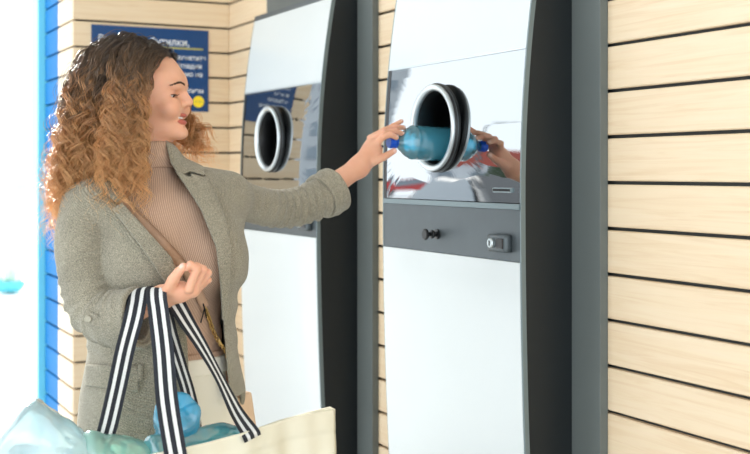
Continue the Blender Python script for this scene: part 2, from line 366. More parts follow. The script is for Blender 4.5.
# ---------------------------------------------------------------- poster on the back wall
pt = empty('information_poster', (XB, 1.331, CAMZ+.42)); tag(pt, 'navy blue poster with white lettering and a yellow badge on the back plank wall', 'poster')
bm = bmesh.new(); box(bm, .001, .006, -.24, .24, -.173, .160, .001); fb('board', bm, M['navy'], pt)
bm = bmesh.new(); box(bm, .0062, .0068, -.215, .215, .079, .0845); fb('rule', bm, M['yline'], pt)
bm = bmesh.new(); lathe(bm, [(.0005, 0), (.0235, 0), (.0235, .001), (.0005, .001)], Matrix.Translation((.0063, .197, -.133)) @ Matrix.Rotation(PI/2, 4, 'Y'), 40); bd = fb('badge', bm, M['yellow'], pt)
def text(name, s, y0, z, size, m, parent, x=.0066, align='LEFT'):
    c = bpy.data.curves.new(name, 'FONT'); c.body = s; c.size = size; c.extrude = .0002; c.align_x = align; c.offset = size*.012
    o = bpy.data.objects.new(name, c); COL.objects.link(o); dg = bpy.context.evaluated_depsgraph_get(); me = bpy.data.meshes.new_from_object(o.evaluated_get(dg))
    bpy.data.objects.remove(o); me.materials.clear(); me.materials.append(m)
    me.transform(Matrix(((0, 0, 1, x), (1, 0, 0, y0), (0, 1, 0, z), (0, 0, 0, 1)))); return link(bpy.data.objects.new(name, me), parent)
text('heading', 'бутилки,', 1.490-1.331, .092, .040, M['ywhite'], pt, align='RIGHT')
text('heading', 'Вашите', -.215, .092, .040, M['ywhite'], pt)
for i, (a, s, yr) in enumerate((('Моля да', 'махнатите', 1.592), ('пластмаса', 'отпадни', 1.575), ('и кен', 'само на', 1.578), ('стъкло', 'зи.', 1.51), ('опаковки', 'отием', 1.582))):
    z = .036-i*.0335
    text('lettering', s, yr-1.363, z, .028, M['ywhite'], pt, align='RIGHT'); text('lettering', a, -.215, z, .028, M['ywhite'], pt)
text('badge_lettering', 'лева', 1.528-1.331, -.137, .014, M['yline'], pt, x=.0075, align='CENTER')
# ---------------------------------------------------------------- distance-field modelling
def smin(a, b, k):
    h = np.clip(.5+.5*(b-a)/k, 0, 1); return b+(a-b)*h-k*h*(1-h)
def smax(a, b, k): return -smin(-a, -b, k)
def cone(P, a, b, ra, rb):
    """capsule with two radii"""
    a = np.asarray(a, np.float32); b = np.asarray(b, np.float32); ba = b-a; l2 = float(ba@ba)
    q = P-a; h = np.clip((q@ba)/l2, 0, 1); return np.sqrt(((q-h[:, None]*ba)**2).sum(1))-(ra+(rb-ra)*h)
def chainf(P, pts, rs, k=.004):
    d = None
    for i in range(len(pts)-1):
        c = cone(P, pts[i], pts[i+1], rs[i], rs[i+1]); d = c if d is None else smin(d, c, k)
    return d
def ell(P, c, r, ax=None):
    q = P-np.asarray(c, np.float32)
    if ax is not None: q = q@np.asarray(ax, np.float32).T
    r = np.asarray(r, np.float32); k0 = np.sqrt(((q/r)**2).sum(1)); k1 = np.sqrt(((q/(r*r))**2).sum(1))+1e-9
    return k0*(k0-1)/k1
def surf(fn, lo, hi, res, S=4, margin=1.7):
    lo = np.asarray(lo, np.float64); hi = np.asarray(hi, np.float64)
    nb = np.ceil((hi-lo)/(res*S)).astype(int); n = nb*S+1
    g = [lo[i]+res*S*(np.arange(nb[i])+.5) for i in range(3)]
    C = np.stack(np.meshgrid(*g, indexing='ij'), -1).reshape(-1, 3).astype(np.float32)
    dc = np.concatenate([fn(c) for c in np.array_split(C, max(1, len(C)//400000))]).reshape(nb)
    act = np.abs(dc) < res*S*.5*1.733*margin+res
    D = np.ones(n, np.float32)
    up = np.repeat(np.repeat(np.repeat(np.sign(dc), S, 0), S, 1), S, 2); D[:-1, :-1, :-1] = up
    Mk = np.zeros(n, bool); bi = np.argwhere(act)
    o = np.arange(S+1); off = np.stack(np.meshgrid(o, o, o, indexing='ij'), -1).reshape(-1, 3)
    idx = (bi[:, None, :]*S+off[None]).reshape(-1, 3); Mk[idx[:, 0], idx[:, 1], idx[:, 2]] = True
    I = np.argwhere(Mk); P = (lo+I*res).astype(np.float32)
    v = np.concatenate([fn(p) for p in np.array_split(P, max(1, len(P)//400000))]); D[I[:, 0], I[:, 1], I[:, 2]] = v
    D[0] = D[-1] = 1; D[:, 0] = D[:, -1] = 1; D[:, :, 0] = D[:, :, -1] = 1
    s = D < 0
    cs = np.zeros(np.array(n)-1, np.int8)
    for a in (0, 1):
        for b in (0, 1):
            for c in (0, 1): cs += s[a:n[0]-1+a, b:n[1]-1+b, c:n[2]-1+c]
    cell = np.argwhere((cs > 0) & (cs < 8)); vid = -np.ones(np.array(n)-1, np.int64); vid[cell[:, 0], cell[:, 1], cell[:, 2]] = np.arange(len(cell))
    cor = [(a, b, c) for a in (0, 1) for b in (0, 1) for c in (0, 1)]
    val = {c: D[cell[:, 0]+c[0], cell[:, 1]+c[1], cell[:, 2]+c[2]] for c in cor}
    acc = np.zeros((len(cell), 3)); cnt = np.zeros(len(cell))
    for c in cor:
        for ax in range(3):
            if c[ax]: continue
            c2 = tuple(1 if k == ax else c[k] for k in range(3)); a, b = val[c], val[c2]; m = (a < 0) != (b < 0)
            t = np.where(m, a/(np.where(m, a-b, 1)), 0); p = np.tile(np.array(c, float), (len(cell), 1)); p[:, ax] += t
            acc[m] += p[m]; cnt += m
    V = lo+(cell+acc/cnt[:, None])*res
    F = []
    for ax in range(3):
        u, w = (ax+1) % 3, (ax+2) % 3
        sl = [slice(1, -1)]*3; sl[ax] = slice(0, -1); sl2 = list(sl); sl2[ax] = slice(1, None)
        a = s[tuple(sl)]; b = s[tuple(sl2)]; e = np.argwhere(a != b)
        ori = a[e[:, 0], e[:, 1], e[:, 2]]
        st = np.array([1, 1, 1]); st[ax] = 0; e = e+st
        q = []
        for du, dw in ((-1, -1), (0, -1), (0, 0), (-1, 0)):
            k = e.copy(); k[:, u] += du; k[:, w] += dw; q.append(vid[k[:, 0], k[:, 1], k[:, 2]])
        q = np.stack(q, 1); q[~ori] = q[~ori][:, ::-1]; q = q[(q >= 0).all(1)]; F.append(q)
    return V, np.concatenate(F)
def hsh(v): return np.sin(v*12.9898)*43758.5453 % 1
def vnoise(P, sc, seed=0):
    q = P*sc+seed*17.13; i = np.floor(q); f = q-i; f = f*f*(3-2*f); out = 0
    for a in (0, 1):
        for b in (0, 1):
            for c in (0, 1):
                h = np.abs(np.sin((i[:, 0]+a)*127.1+(i[:, 1]+b)*311.7+(i[:, 2]+c)*74.7)*43758.5453) % 1
                out = out+h*(f[:, 0] if a else 1-f[:, 0])*(f[:, 1] if b else 1-f[:, 1])*(f[:, 2] if c else 1-f[:, 2])
    return (out-.5)*2
def pix(P):
    d = P[:, 1]; return 375+P[:, 0]/d*FPX, 172-P[:, 2]/d*FPX
def poly(P, pts):
    """signed distance (metres at that depth) to a polygon prism, sighted at the given outline"""
    x, y = pix(P); pts = np.asarray(pts, float); d = np.full(len(x), 1e9); ins = np.zeros(len(x), bool); n = len(pts)
    for i in range(n):
        a, b = pts[i], pts[(i+1) % n]; e = b-a; wx, wy = x-a[0], y-a[1]
        t = np.clip((wx*e[0]+wy*e[1])/(e@e), 0, 1); d = np.minimum(d, (wx-e[0]*t)**2+(wy-e[1]*t)**2)
        c = ((a[1] <= y) != (b[1] <= y)) & (x < (b[0]-a[0])*(y-a[1])/((b[1]-a[1]) or 1e-9)+a[0]); ins ^= c
    d = np.sqrt(d); d[ins] *= -1; return (d*P[:, 1]/FPX).astype(np.float32)

# ---------------------------------------------------------------- the woman
L = np.array([.846, .532, 0]); Fv = np.array([.532, -.846, 0]); U = np.array([0, 0, 1.])     # her left, her front, up (view frame)
C0 = np.array([-.452, 2.515, 0])
def B(P): q = P-C0; return q@L, q@Fv, q[:, 2]                     # to body x (left), y (front), z
person = empty('person', (0, 0, 0)); pw = W(np.array([C0[0], C0[1], -CAMZ])); person.location = pw
Fw = Fv@R3.T; person.rotation_euler.z = math.atan2(Fw[1], Fw[0]); PM = np.array(Matrix.Translation(Vector(pw)) @ Matrix.Rotation(math.atan2(Fw[1], Fw[0]), 4, 'Z'))
PMi = np.linalg.inv(PM)
def PL(V):                                                         # view frame -> her own frame
    w = W(V); return w@PMi[:3, :3].T+PMi[:3, 3]
tag(person, 'woman with curly hair in a grey-green blazer and tan turtleneck reaching to the machine', 'person')
def part(name, fn, lo, hi, res, m, parent=person, **k):
    V, F = surf(fn, lo, hi, res); return fm(name, PL(V), F, m, parent, smooth=True, **k)
def interp(z, zs, vs): return np.interp(z, zs, vs).astype(np.float32)
def smooth_prof(zs, vs, n=60):
    zz = np.linspace(zs[0], zs[-1], n); v = np.interp(zz, zs, vs); k = np.array([1, 2, 3, 2, 1.]); k /= k.sum(); vp = np.pad(v, 2, 'edge'); return zz, np.convolve(vp, k, 'valid')

# head ------------------------------------------------------------
HY = math.radians(6); HF = np.array([math.cos(HY), -math.sin(HY), 0]); HL = np.array([math.sin(HY), math.cos(HY), 0]); HC = J(148, 92, 2.52)
def H(P): q = P-HC; return np.stack([q@HF, q@HL, q[:, 2]], 1).astype(np.float32)
def hp(x, y, z): return HC+HF*x+HL*y+U*z
S_ = 2.52/FPX/math.cos(HY)
zs_ = [-.104, -.101, -.096, -.088, -.075, -.064, -.052, -.043, -.030, -.015, 0, .02, .05]
xf_ = [(172-148)*S_, (180-148)*S_, (184.5-148)*S_, (185.6-148)*S_, (183.3-148)*S_, (184-148)*S_, (184-148)*S_, (182.5-148)*S_, (181-148)*S_, (180.5-148)*S_, (181.5-148)*S_, (183.5-148)*S_, (182-148)*S_]
xb_ = [(158-148)*S_, (150-148)*S_, (144-148)*S_, (136-148)*S_, (128-148)*S_, (122-148)*S_, (120-148)*S_, -.062, -.065, -.07, -.07, -.07, -.07]
wd_ = [.014, .022, .030, .038, .044, .048, .052, .056, .060, .064, .066, .067, .068]
zz, XF = smooth_prof(zs_, xf_); _, XBk = smooth_prof(zs_, xb_); _, WD = smooth_prof(zs_, wd_)
def headf(P):
    q = H(P); x, y, z = q[:, 0], q[:, 1], q[:, 2]
    f, b, w = interp(z, zz, XF), interp(z, zz, XBk), interp(z, zz, WD)
    c = b+(f-b)*.42; lx = np.where(x > c, f-c, c-b); ex = np.where(x > c, 2.1, 2.0)
    rr = (np.abs((x-c)/lx)**ex+np.abs(y/w)**ex)**(1/ex); d = (rr-1)*np.minimum(lx, w)*.85
    d = smax(d, -.106-z, .008); d = smax(d, z-.035, .02)
    sk = ell(q, (-.024, 0, .010), (.104, .074, .092)); d = smin(d, sk, .022)
    ya = np.abs(y); Q = np.stack([x, ya, z], 1)
    d = smax(d, -ell(Q, (.078, .031, -.007), (.014, .017, .010)), .012)                     # eye socket
    d = smin(d, ell(Q, (.066, .028, .011), (.011, .024, .007)), .012)                        # brow ridge
    d = smin(d, ell(Q, (.060, .040, -.036), (.020, .020, .018)), .02)                        # cheek
    nose = smin(cone(q, (.0725, 0, .006), (.0895, 0, -.0215), .0062, .0088), cone(Q, (.0825, 0, -.024), (.0790, .0105, -.0275), .0070, .0070), .006)
    d = smin(d, nose, .006)
    d = smax(d, -ell(Q, (.0850, .0066, -.0345), (.0055, .0030, .004)), .002)                  # nostril
    d = smin(d, ell(q, (.071, 0, -.088), (.0125, .016, .012)), .014)                         # chin
    zw = z-4*y*y; xw = x+14*y*y; ql = np.stack([xw, y, zw], 1)
    d = smin(d, ell(ql, (.0775, 0, -.0505), (.0066, .027, .0042)), .003); d = smin(d, ell(ql, (.0765, 0, -.0655), (.0074, .024, .0052)), .003)
    d = smax(d, -ell(ql, (.080, 0, -.0572), (.014, .0235, .0034)), .0012)
    eb = np.sqrt(((Q-np.array([.0560, .033, -.007], np.float32))**2).sum(1))-.0122            # lid
    lid = np.maximum(eb, -np.maximum(np.maximum(z+.0082, -.0125-z), .058-x)); d = smin(d, eb, .004)
    d = np.maximum(d, -ell(Q, (.0655, .034, -.0122), (.0105, .0145, .0036)))
    ear = ell(Q, (-.008, .074, -.018), (.016, .006, .028)); d = smin(d, ear, .006)
    return d
NECK0, NECK1 = J(146, 128, 2.525), J(150, 178, 2.52)
def bodyhead(P):
    d = headf(P); return smin(d, cone(P, NECK0, NECK1, .048, .048), .015)
Vh, Fh = surf(bodyhead, hp(-.15, -.11, -.155)-.02, hp(.12, .11, .125)+.02, .0017)
q = H(Vh); yq = q[:, 1]; ql = np.stack([q[:, 0]+14*yq*yq, yq, q[:, 2]-4*yq*yq], 1)
lipm = (ell(ql, (.0775, 0, -.0505), (.0090, .0275, .0053)) < 0) | (ell(ql, (.0765, 0, -.0655), (.0100, .0245, .0066)) < 0)

# hands and forearms ------------------------------------------------
def fingers(P, palm, fs, k=.007):
    d = palm
    out = palm
    for pts, rs in fs: out = np.minimum(out, smin(palm, chainf(P, pts, rs, .002), k))
    return out
DL = 2.875
lw, lk = J(361, 165, 2.903), J(372, 150, 2.933)
LF = [([J(373, 147, 2.926), J(383, 137, 2.914), J(390.5, 134.5, 2.920), J(396.3, 137.5, 2.930)], (.0095, .0082, .0075, .0066)),
      ([J(372, 141, 2.943), J(384, 132.5, 2.930), J(395, 131, 2.948), J(402.5, 134.0, 2.961)], (.0095, .0082, .0075, .0065)),
      ([J(371, 138, 2.958), J(385, 130.0, 2.948), J(396, 127.3, 2.965), J(403.5, 127.6, 2.983)], (.0092, .0080, .0072, .0062)),
      ([J(370, 138, 2.973), J(383, 131.0, 2.968), J(394, 125.5, 2.983), J(401.5, 121.2, 2.993)], (.0085, .0072, .0065, .0056)),
      ([J(364, 164, 2.913), J(373, 161.5, 2.910), J(384, 157.0, 2.918), J(394.0, 151.0, 2.930)], (.0130, .0115, .0092, .0074))]
LE, LWr = J(278, 207, 2.735), J(359, 167, 2.903)
def lhand(P):
    palm = smin(cone(P, LWr, lk, .0235, .024), cone(P, lk, J(373, 141, 2.948), .0225, .016), .012)
    palm = smin(palm, cone(P, J(312, 199, 2.815), LWr, .029, .0235), .02)
    return fingers(P, palm, LF)
RW = J(162, 297, 2.325)
RF = [([J(189, 289, 2.292), J(197, 268.5, 2.285), J(190.5, 264.5, 2.279), J(186.0, 268.0, 2.276)], (.0092, .0082, .0075, .0066)),
      ([J(193, 290, 2.308), J(203.5, 269.5, 2.300), J(196.5, 266, 2.296), J(191, 270, 2.296)], (.0092, .0080, .0073, .0064)),
      ([J(195, 290, 2.324), J(208, 273.0, 2.317), J(201, 268.5, 2.314), J(195, 272, 2.314)], (.0090, .0078, .0071, .0062)),
      ([J(195, 291, 2.338), J(208, 280, 2.333), J(202, 275, 2.330), J(197, 277, 2.330)], (.0084, .0070, .0064, .0056)),
      ([J(169, 290, 2.300), J(173, 280, 2.285), J(178.5, 272, 2.278), J(183.5, 266.5, 2.274)], (.0135, .0112, .0092, .0074))]
RE = J(97, 316, 2.37)
def rhand(P):
    palm = smin(cone(P, RW, J(179, 292, 2.312), .0200, .0200), cone(P, J(179, 292, 2.312), J(192, 290.5, 2.312), .0195, .0150), .01)
    palm = smin(palm, cone(P, J(182, 293, 2.330), J(193, 291.5, 2.332), .0150, .0125), .01)
    palm = smin(palm, cone(P, J(118, 318, 2.342), RW, .028, .0200), .02)
    return fingers(P, palm, RF)
def bb(pts, m): p = np.array(pts); return p.min(0)-m, p.max(0)+m
def rootpart(P):          # body inside the clothes
    x, y, z = B(P); ax = np.stack([L, Fv, U])
    d = ell(P, C0+U*-.21+Fv*.0, (.120, .070, .17), ax); d = smin(d, ell(P, C0+U*-.46, (.155, .095, .14), ax), .06)
    d = smin(d, cone(P, NECK1+U*.02, NECK1-U*.08, .042, .045), .03)
    for s, kn, an in ((-1, .02, -.02), (1, .03, -.02)):
        h = C0+L*s*.085+U*-.50; k_ = C0+L*s*.09+Fv*kn+U*-.90; f = C0+L*s*.095+Fv*an+U*-1.31
        d = smin(d, smin(cone(P, h, k_, .078, .050), cone(P, k_, f, .050, .034), .02), .03)
    d = smin(d, cone(P, J(90, 205, 2.42), RE, .030, .028), .03); d = smin(d, cone(P, RE, J(122, 317, 2.342), .028, .026), .01)
    d = smin(d, cone(P, J(226, 196, 2.60), LE, .030, .028), .03); d = smin(d, cone(P, LE, J(305, 200, 2.79), .028, .026), .01)
    return d
Vl, Fl = surf(lhand, *bb([J(285, 210, 2.76), J(408, 115, 3.03)], .05), .0016)
Vr, Fr = surf(rhand, *bb([J(105, 325, 2.46), J(215, 255, 2.26)], .04), .0016)
Vb, Fb = surf(rootpart, C0+np.array([-.30, -.35, -1.38]), C0+np.array([.45, .35, .02]), .012)
Vs = [Vh, Vl, Vr, Vb]; off = np.cumsum([0]+[len(v) for v in Vs[:-1]])
Fs = [f+o for f, o in zip([Fh, Fl, Fr, Fb], off)]
midx = np.zeros(sum(len(f) for f in Fs), int); midx[:len(Fh)] = lipm[Fh].mean(1) > .5
# nails
def nailmask(V, F, fs, base, side):
    c = V[F].mean(1); v = V
    n = np.cross(v[F[:, 2]]-v[F[:, 0]], v[F[:, 3]]-v[F[:, 1]]); n /= np.linalg.norm(n, axis=1)[:, None]+1e-12
    m = np.zeros(len(F), bool)
    for (pts, rs), s in zip(fs, side):
        tip, pr = pts[-1], pts[-2]; ax = (tip-pr)/np.linalg.norm(tip-pr); ctr = tip+ax*.001; s = s-ax*(s@ax); s = s/np.linalg.norm(s)
        al = (c-ctr)@ax; m |= (np.linalg.norm(c-ctr, axis=1) < rs[-1]*1.35) & (np.abs(al) < .0055) & (n@s > .62)
    midx[base:base+len(F)][m] = 2
cu = np.array([0, -1., .5])
nailmask(Vl, Fl, LF, len(Fh), [np.array([.3, -.6, .8])]*4+[np.array([0, -1, -.3])])
nailmask(Vr, Fr, RF, len(Fh)+len(Fl), [np.array([-.2, -.3, 1.])]*4+[np.array([-.5, -.6, .6])])
body = fm('body', PL(np.concatenate(Vs)), np.concatenate(Fs), None, person, smooth=True, mats=[M['skin'], M['lip'], M['nail']], midx=midx)

# face details
def hb(name, fnbm, m, sm=True):
    bm = bmesh.new(); fnbm(bm)
    for v in bm.verts: v.co = Vector(PL(np.array([hp(*v.co)]))[0])
    return fb(name, bm, m, person, sm)
for s in (-1, 1):
    def eb(bm, s=s): bmesh.ops.create_uvsphere(bm, u_segments=24, v_segments=16, radius=.0116, matrix=Matrix.Translation((.0560, s*.033, -.007)))
    e = hb('eyeball', eb, M['eye'])
    def ir(bm, s=s): bmesh.ops.create_uvsphere(bm, u_segments=20, v_segments=12, radius=.0056, matrix=Matrix.Translation((.0622, s*.0335, -.0108)))
    i_ = hb('iris', ir, M['iris']); i_.parent = e
    def ls(bm, s=s):
        pts = []
        for i in range(15):
            a = -1.25+2.5*i/14; pts.append((.0560+.0142*math.cos(a)*.98, s*.033+.0142*math.sin(a), -.0098+.0010*math.cos(a*1.2)))
        tube(bm, pts, [.0007+.0008*math.sin(PI*(i+1)/17) for i in range(15)], 6)
        for i in range(1, 14):
            p = Vector(pts[i]); dd = (p-Vector((.0560, s*.033, -.010))).normalized(); tube(bm, [p, p+dd*.004+Vector((0, 0, -.001)), p+dd*.0075+Vector((0, 0, .0012))], [.0004, .0003, .0001], 4)
    hb('eyelashes', ls, M['brow'])
    def br(bm, s=s):
        for i in range(130):
            u = random.random(); y = s*(.012+.042*u); z = .0125+.006*math.sin(u*2.4)-.008*u*u+random.uniform(-.0019, .0019)*(1-u*.6)
            x = .080-.55*max(0, abs(y)-.008)**1.25*2.0-.0 ; lo_, hi_ = .03, .1
            # find the skin surface
            for _ in range(22):
                mid = (lo_+hi_)/2
                if headf(np.array([hp(mid, y, z)], np.float32))[0] > 0: hi_ = mid
                else: lo_ = mid
            x = lo_; dy = s*.006; tube(bm, [(x-.0003, y, z), (x+.0006, y+dy*.5, z+.0016), (x-.0018, y+dy, z+.0012)], [.0005, .0006, .0002], 4)
    hb('eyebrow', br, M['brow'])
def te(bm):
    for i in range(12):
        y = -.0165+.033*(i+.5)/12; w = .00128; x = .0745-14*y*y; z = -.0562+4*y*y
        box(bm, x-.003, x, y-w, y+w, z-.0022, z+.0036, .0006)
hb('teeth', te, M['teeth'], False)

SR, SL = J(88, 207, 2.425), J(228, 197, 2.595)
# sweater -----------------------------------------------------------
axB = np.stack([L, Fv, U])
zt = [-.62, -.50, -.40, -.34, -.26, -.18, -.10, -.045, 0]
at = [.160, .155, .132, .126, .132, .142, .152, .150, .10]; bt = [.105, .100, .092, .090, .096, .104, .100, .080, .05]
zt_, AT = smooth_prof(zt, at); _, BT = smooth_prof(zt, bt)
def loftf(P, zz, a, b, cy=0, ex=2.2):
    x, y, z = B(P); aa, bb_ = interp(z, zz, a), interp(z, zz, b); y = y-cy; r = (np.abs(x/aa)**ex+np.abs(y/bb_)**ex)**(1/ex)
    return ((r-1)*np.minimum(aa, bb_)).astype(np.float32)
def torso(P):
    d = loftf(P, zt_, AT, BT); d = smax(d, P[:, 2]+.02, .05)
    for s in (-1, 1): d = smin(d, ell(P, C0+L*s*.070+Fv*.075+U*-.185, (.066, .056, .064), axB), .03)
    return d
NK = smooth_prof([0, 1], [0, 1])
def sweater(P):
    d = torso(P); z = P[:, 2]
    fold = .0022*np.sin((z*70)+vnoise(P, 9)*2.5)*np.clip((-z-.26)/.06, 0, 1)+.0015*vnoise(P, 16, 3)
    d = d-fold; d = smax(d, -(z+.408), .006)
    n0, n1 = J(150, 170, 2.515), J(153, 196, 2.512); d = smin(d, cone(P, n0, n1, .050, .062), .03)
    d = smin(d, smin(cone(P, n1, SR+U*.002, .045, .036), cone(P, n1, SL+U*.002, .045, .036), .01), .03)
    return d
part('turtleneck_sweater', sweater, C0+np.array([-.24, -.24, -.43]), C0+np.array([.24, .24, .06]), .004, M['knit'])
sw = [o for o in person.children if o.name.startswith('turtleneck')][0]
def collar(P):
    ax = (NECK1-NECK0)/np.linalg.norm(NECK1-NECK0); a, b = J(147.5, 144, 2.52), J(150, 171, 2.515); q = P-a; h = (q@((b-a)/np.linalg.norm(b-a))); Ln = np.linalg.norm(b-a)
    rad = np.linalg.norm(q-np.outer(h, (b-a)/Ln), axis=1)
    R = .0525+.006*np.sin(np.clip(h/Ln, 0, 1)*PI)+.0035*(h/Ln)+.0012*np.sin(h*230+vnoise(P, 20)*2); d = np.maximum(rad-R, np.abs(h-Ln/2)-Ln/2); d = smax(rad-R, np.abs(h-Ln/2)-Ln/2, .006)
    return smax(d, -(rad-R+.005), .003)
part('folded_collar', collar, *bb([J(120, 135, 2.45), J(180, 182, 2.59)], .01), .002, M['knit'], sw)
def hem(P):
    z = P[:, 2]; d = np.abs(torso(P)-.001)-.0035; return smax(d, np.abs(z+.395)-.016, .004)
part('hem_band', hem, C0+np.array([-.22, -.22, -.43]), C0+np.array([.22, .22, -.35]), .003, M['knit'], sw)

# trousers ----------------------------------------------------------
def trous(P):
    z = P[:, 2]; d = smax(loftf(P, zt_, AT+.002, BT+.003), z+.385, .004); d = smax(d, -.60-z, .02)
    for s, kn in ((-1, .02), (1, .03)):
        h = C0+L*s*.078+U*-.54; k_ = C0+L*s*.092+Fv*kn+U*-.92; f = C0+L*s*.098+Fv*-.02+U*-1.30
        d = smin(d, smin(cone(P, h, k_, .088, .072), cone(P, k_, f, .072, .062), .03), .03)
    d = d-.0025*vnoise(P, 12, 5); d = smax(d, -1.31-z, .004)
    return d
part('trousers', trous, C0+np.array([-.26, -.26, -1.34]), C0+np.array([.26, .26, -.37]), .006, M['trouser'])
tr = [o for o in person.children if o.name == 'trousers'][0]
part('waistband', lambda P: smax(np.abs(loftf(P, zt_, AT+.002, BT+.003)-.0025)-.003, np.abs(P[:, 2]+.408)-.018, .003), C0+np.array([-.22, -.22, -.44]), C0+np.array([.22, .22, -.36]), .003, M['trouser'], tr)
part('fly_seam', lambda P: np.maximum(np.maximum(np.abs(loftf(P, zt_, AT+.002, BT+.003)-.001)-.003, np.abs(B(P)[0]-.012)-.010), np.maximum(np.abs(P[:, 2]+.49)-.07, -B(P)[1])), C0+np.array([-.12, -.2, -.57]), C0+np.array([.14, .1, -.41]), .0022, M['trouser'], tr)
for s in (-1, 1):
    def shoe(P, s=s):
        b = C0+L*s*.098+U*-1.345; d = smin(cone(P, b+Fv*-.05, b+Fv*.12, .036, .030), cone(P, b+Fv*-.03, b+Fv*-.03+U*.05, .036, .036), .03); return smax(d, -CAMZ+.004-P[:, 2], .004)
    part('shoe', shoe, C0+L*s*.098-np.array([.2, .2, 1.40]), C0+L*s*.098+np.array([.2, .2, -1.22]), .004, M['shoe'])
    b = C0+L*s*.098
    part('shoe_sole', lambda P: np.maximum(np.maximum(cone(P, b+Fv*-.05+U*-CAMZ, b+Fv*.12+U*-CAMZ, .039, .034), P[:, 2]+CAMZ-.014), -P[:, 2]-CAMZ), b-np.array([.2, .2, 1.40]), b+np.array([.2, .2, -1.34]), .003, M['rubber'])

# blazer ------------------------------------------------------------
zc = [-.64, -.57, -.48, -.40, -.33, -.25, -.17, -.10, -.05, 0]
ac = [.186, .184, .176, .160, .151, .154, .160, .164, .158, .12]; bc = [.150, .148, .142, .130, .120, .120, .122, .114, .094, .06]
zc_, AC = smooth_prof(zc, ac); _, BC = smooth_prof(zc, bc)
ARM_R = np.array([SR, J(82, 245, 2.405), J(86, 285, 2.390), J(97, 311, 2.372), J(118, 321, 2.340), J(138, 317, 2.322)])
RAD_R = [.056, .056, .053, .053, .054, .054]
ARM_L = np.array([SL, J(250, 203, 2.65), J(275, 208, 2.72), J(300, 206, 2.78), J(322, 197, 2.825), J(334, 190, 2.848)])
RAD_L = [.052, .044, .043, .045, .048, .049]
def sleeve(P, pts, rs, seed, amp=.0055, dx=0):
    C = cat(pts, 26); R = np.interp(np.linspace(0, 1, 26), np.linspace(0, 1, len(rs)), rs); best = np.full(len(P), 1e9, np.float32); s = np.zeros(len(P), np.float32)
    Lc = np.concatenate([[0], np.cumsum(np.linalg.norm(np.diff(C, axis=0), axis=1))])
    for i in range(25):
        a, b = C[i], C[i+1]; ba = b-a; q = P-a; h = np.clip((q@ba)/(ba@ba), 0, 1); dd = np.sqrt(((q-h[:, None]*ba)**2).sum(1))-(R[i]+(R[i+1]-R[i])*h)
        m = dd < best; best[m] = dd[m]; s[m] = (Lc[i]+(Lc[i+1]-Lc[i])*h)[m]
    ph = vnoise(P, 8, seed)*2.6+P[:, 0]*30-P[:, 2]*20
    w = np.clip((s-.08)/.12, .12, 1)
    f = np.sin(s*95+ph); f = 1-2*np.abs(f)**.75
    w = w*(.55+.55*vnoise(P, 10, seed+7))
    return best-amp*w*f-.0035*vnoise(P, 13, seed+5), s-Lc[-1], Lc[-1]
def armf(P, which, amp=.0062):
    if which == 'R': d, s, Ln = sleeve(P, ARM_R, RAD_R, 1, amp); e, pv = ARM_R[-1], ARM_R[-2]
    else: d, s, Ln = sleeve(P, ARM_L, RAD_L, 4, amp); e, pv = ARM_L[-1], ARM_L[-2]
    t = (e-pv)/np.linalg.norm(e-pv); h = (P-e)@t
    return d, h, s
def coat_outer(P):
    z = P[:, 2]; d = loftf(P, zc_, AC, BC, 0.004, 2.3)
    x, y, _ = B(P)
    for s in (-1, 1): d = smin(d, ell(P, C0+L*s*.072+Fv*.080+U*-.185, (.072, .060, .075), axB), .04)
    nb = C0+U*-.035+Fv*-.015
    d = smax(d, z+.055-.0*x, .05)
    sh = smin(cone(P, nb+L*-.02, SR+U*.008+np.array([.01, 0, 0]), .060, .046), cone(P, nb+L*.02, SL+U*.006+np.array([-.01, 0, 0]), .060, .044), .02); d = smin(d, sh, .035)
    d = smin(d, np.maximum(sweater(P)-.017, -.36-z), .02)
    d = d-.0035*vnoise(P, 7, 8)-.006*vnoise(P*np.array([1, 1, .35]), 14, 9)*np.clip((-z-.12)/.15, 0, 1)-.003*np.sin(z*75+B(P)[0]*40+vnoise(P, 8, 4)*2.5)*np.clip(1-np.abs(z+.27)/.10, 0, 1)*np.clip(np.abs(B(P)[0])/.08-.4, 0, 1)
    return d
OPEN = [(120, 120), (108, 186), (118, 205), (150, 238), (172, 262), (183, 300), (188, 350), (190, 420), (190, 520), (236, 520), (230, 399), (227, 370), (224, 335), (221, 290), (219, 255), (202, 213), (184, 183), (174, 165), (166, 140), (160, 110)]
def coat(P):
    d = coat_outer(P); z = P[:, 2]; x, y, _ = B(P)
    shell = smax(d, -(d+.009), .002)
    cut = np.maximum(poly(P, OPEN), .01-y); shell = smax(shell, -cut, .004)
    # collar opening round the neck
    shell = smax(shell, -(cone(P, J(151, 140, 2.515), J(153, 196, 2.512), .058, .066)), .004)
    # hem, rounded at the front of her left panel
    hz = -.575+.10*np.clip((x-.02)/.10, 0, 1)*np.clip((y+.02)/.08, 0, 1)+0*x; shell = smax(shell, hz-z, .006)
    out = shell
    for w in 'RL':
        dd, h, _s = armf(P, w); inner = smax(dd, h, .002); near = inner
        # armhole seam is a soft valley
        out = smin(out, smax(near, -(d+.009), .003), .003)
        hol = np.maximum(armf(P, w, 0)[0]+.012, -(_s+.040)); out = smax(out, -hol, .002)
    return out
V, F = surf(coat, C0+np.array([-.30, -.34, -.60]), np.array([J(345, 190, 2.86)[0]+.05, 2.98, .075]), .0036, margin=2.0)
blazer = fm('blazer', PL(V), F, M['wool'], person, smooth=True)
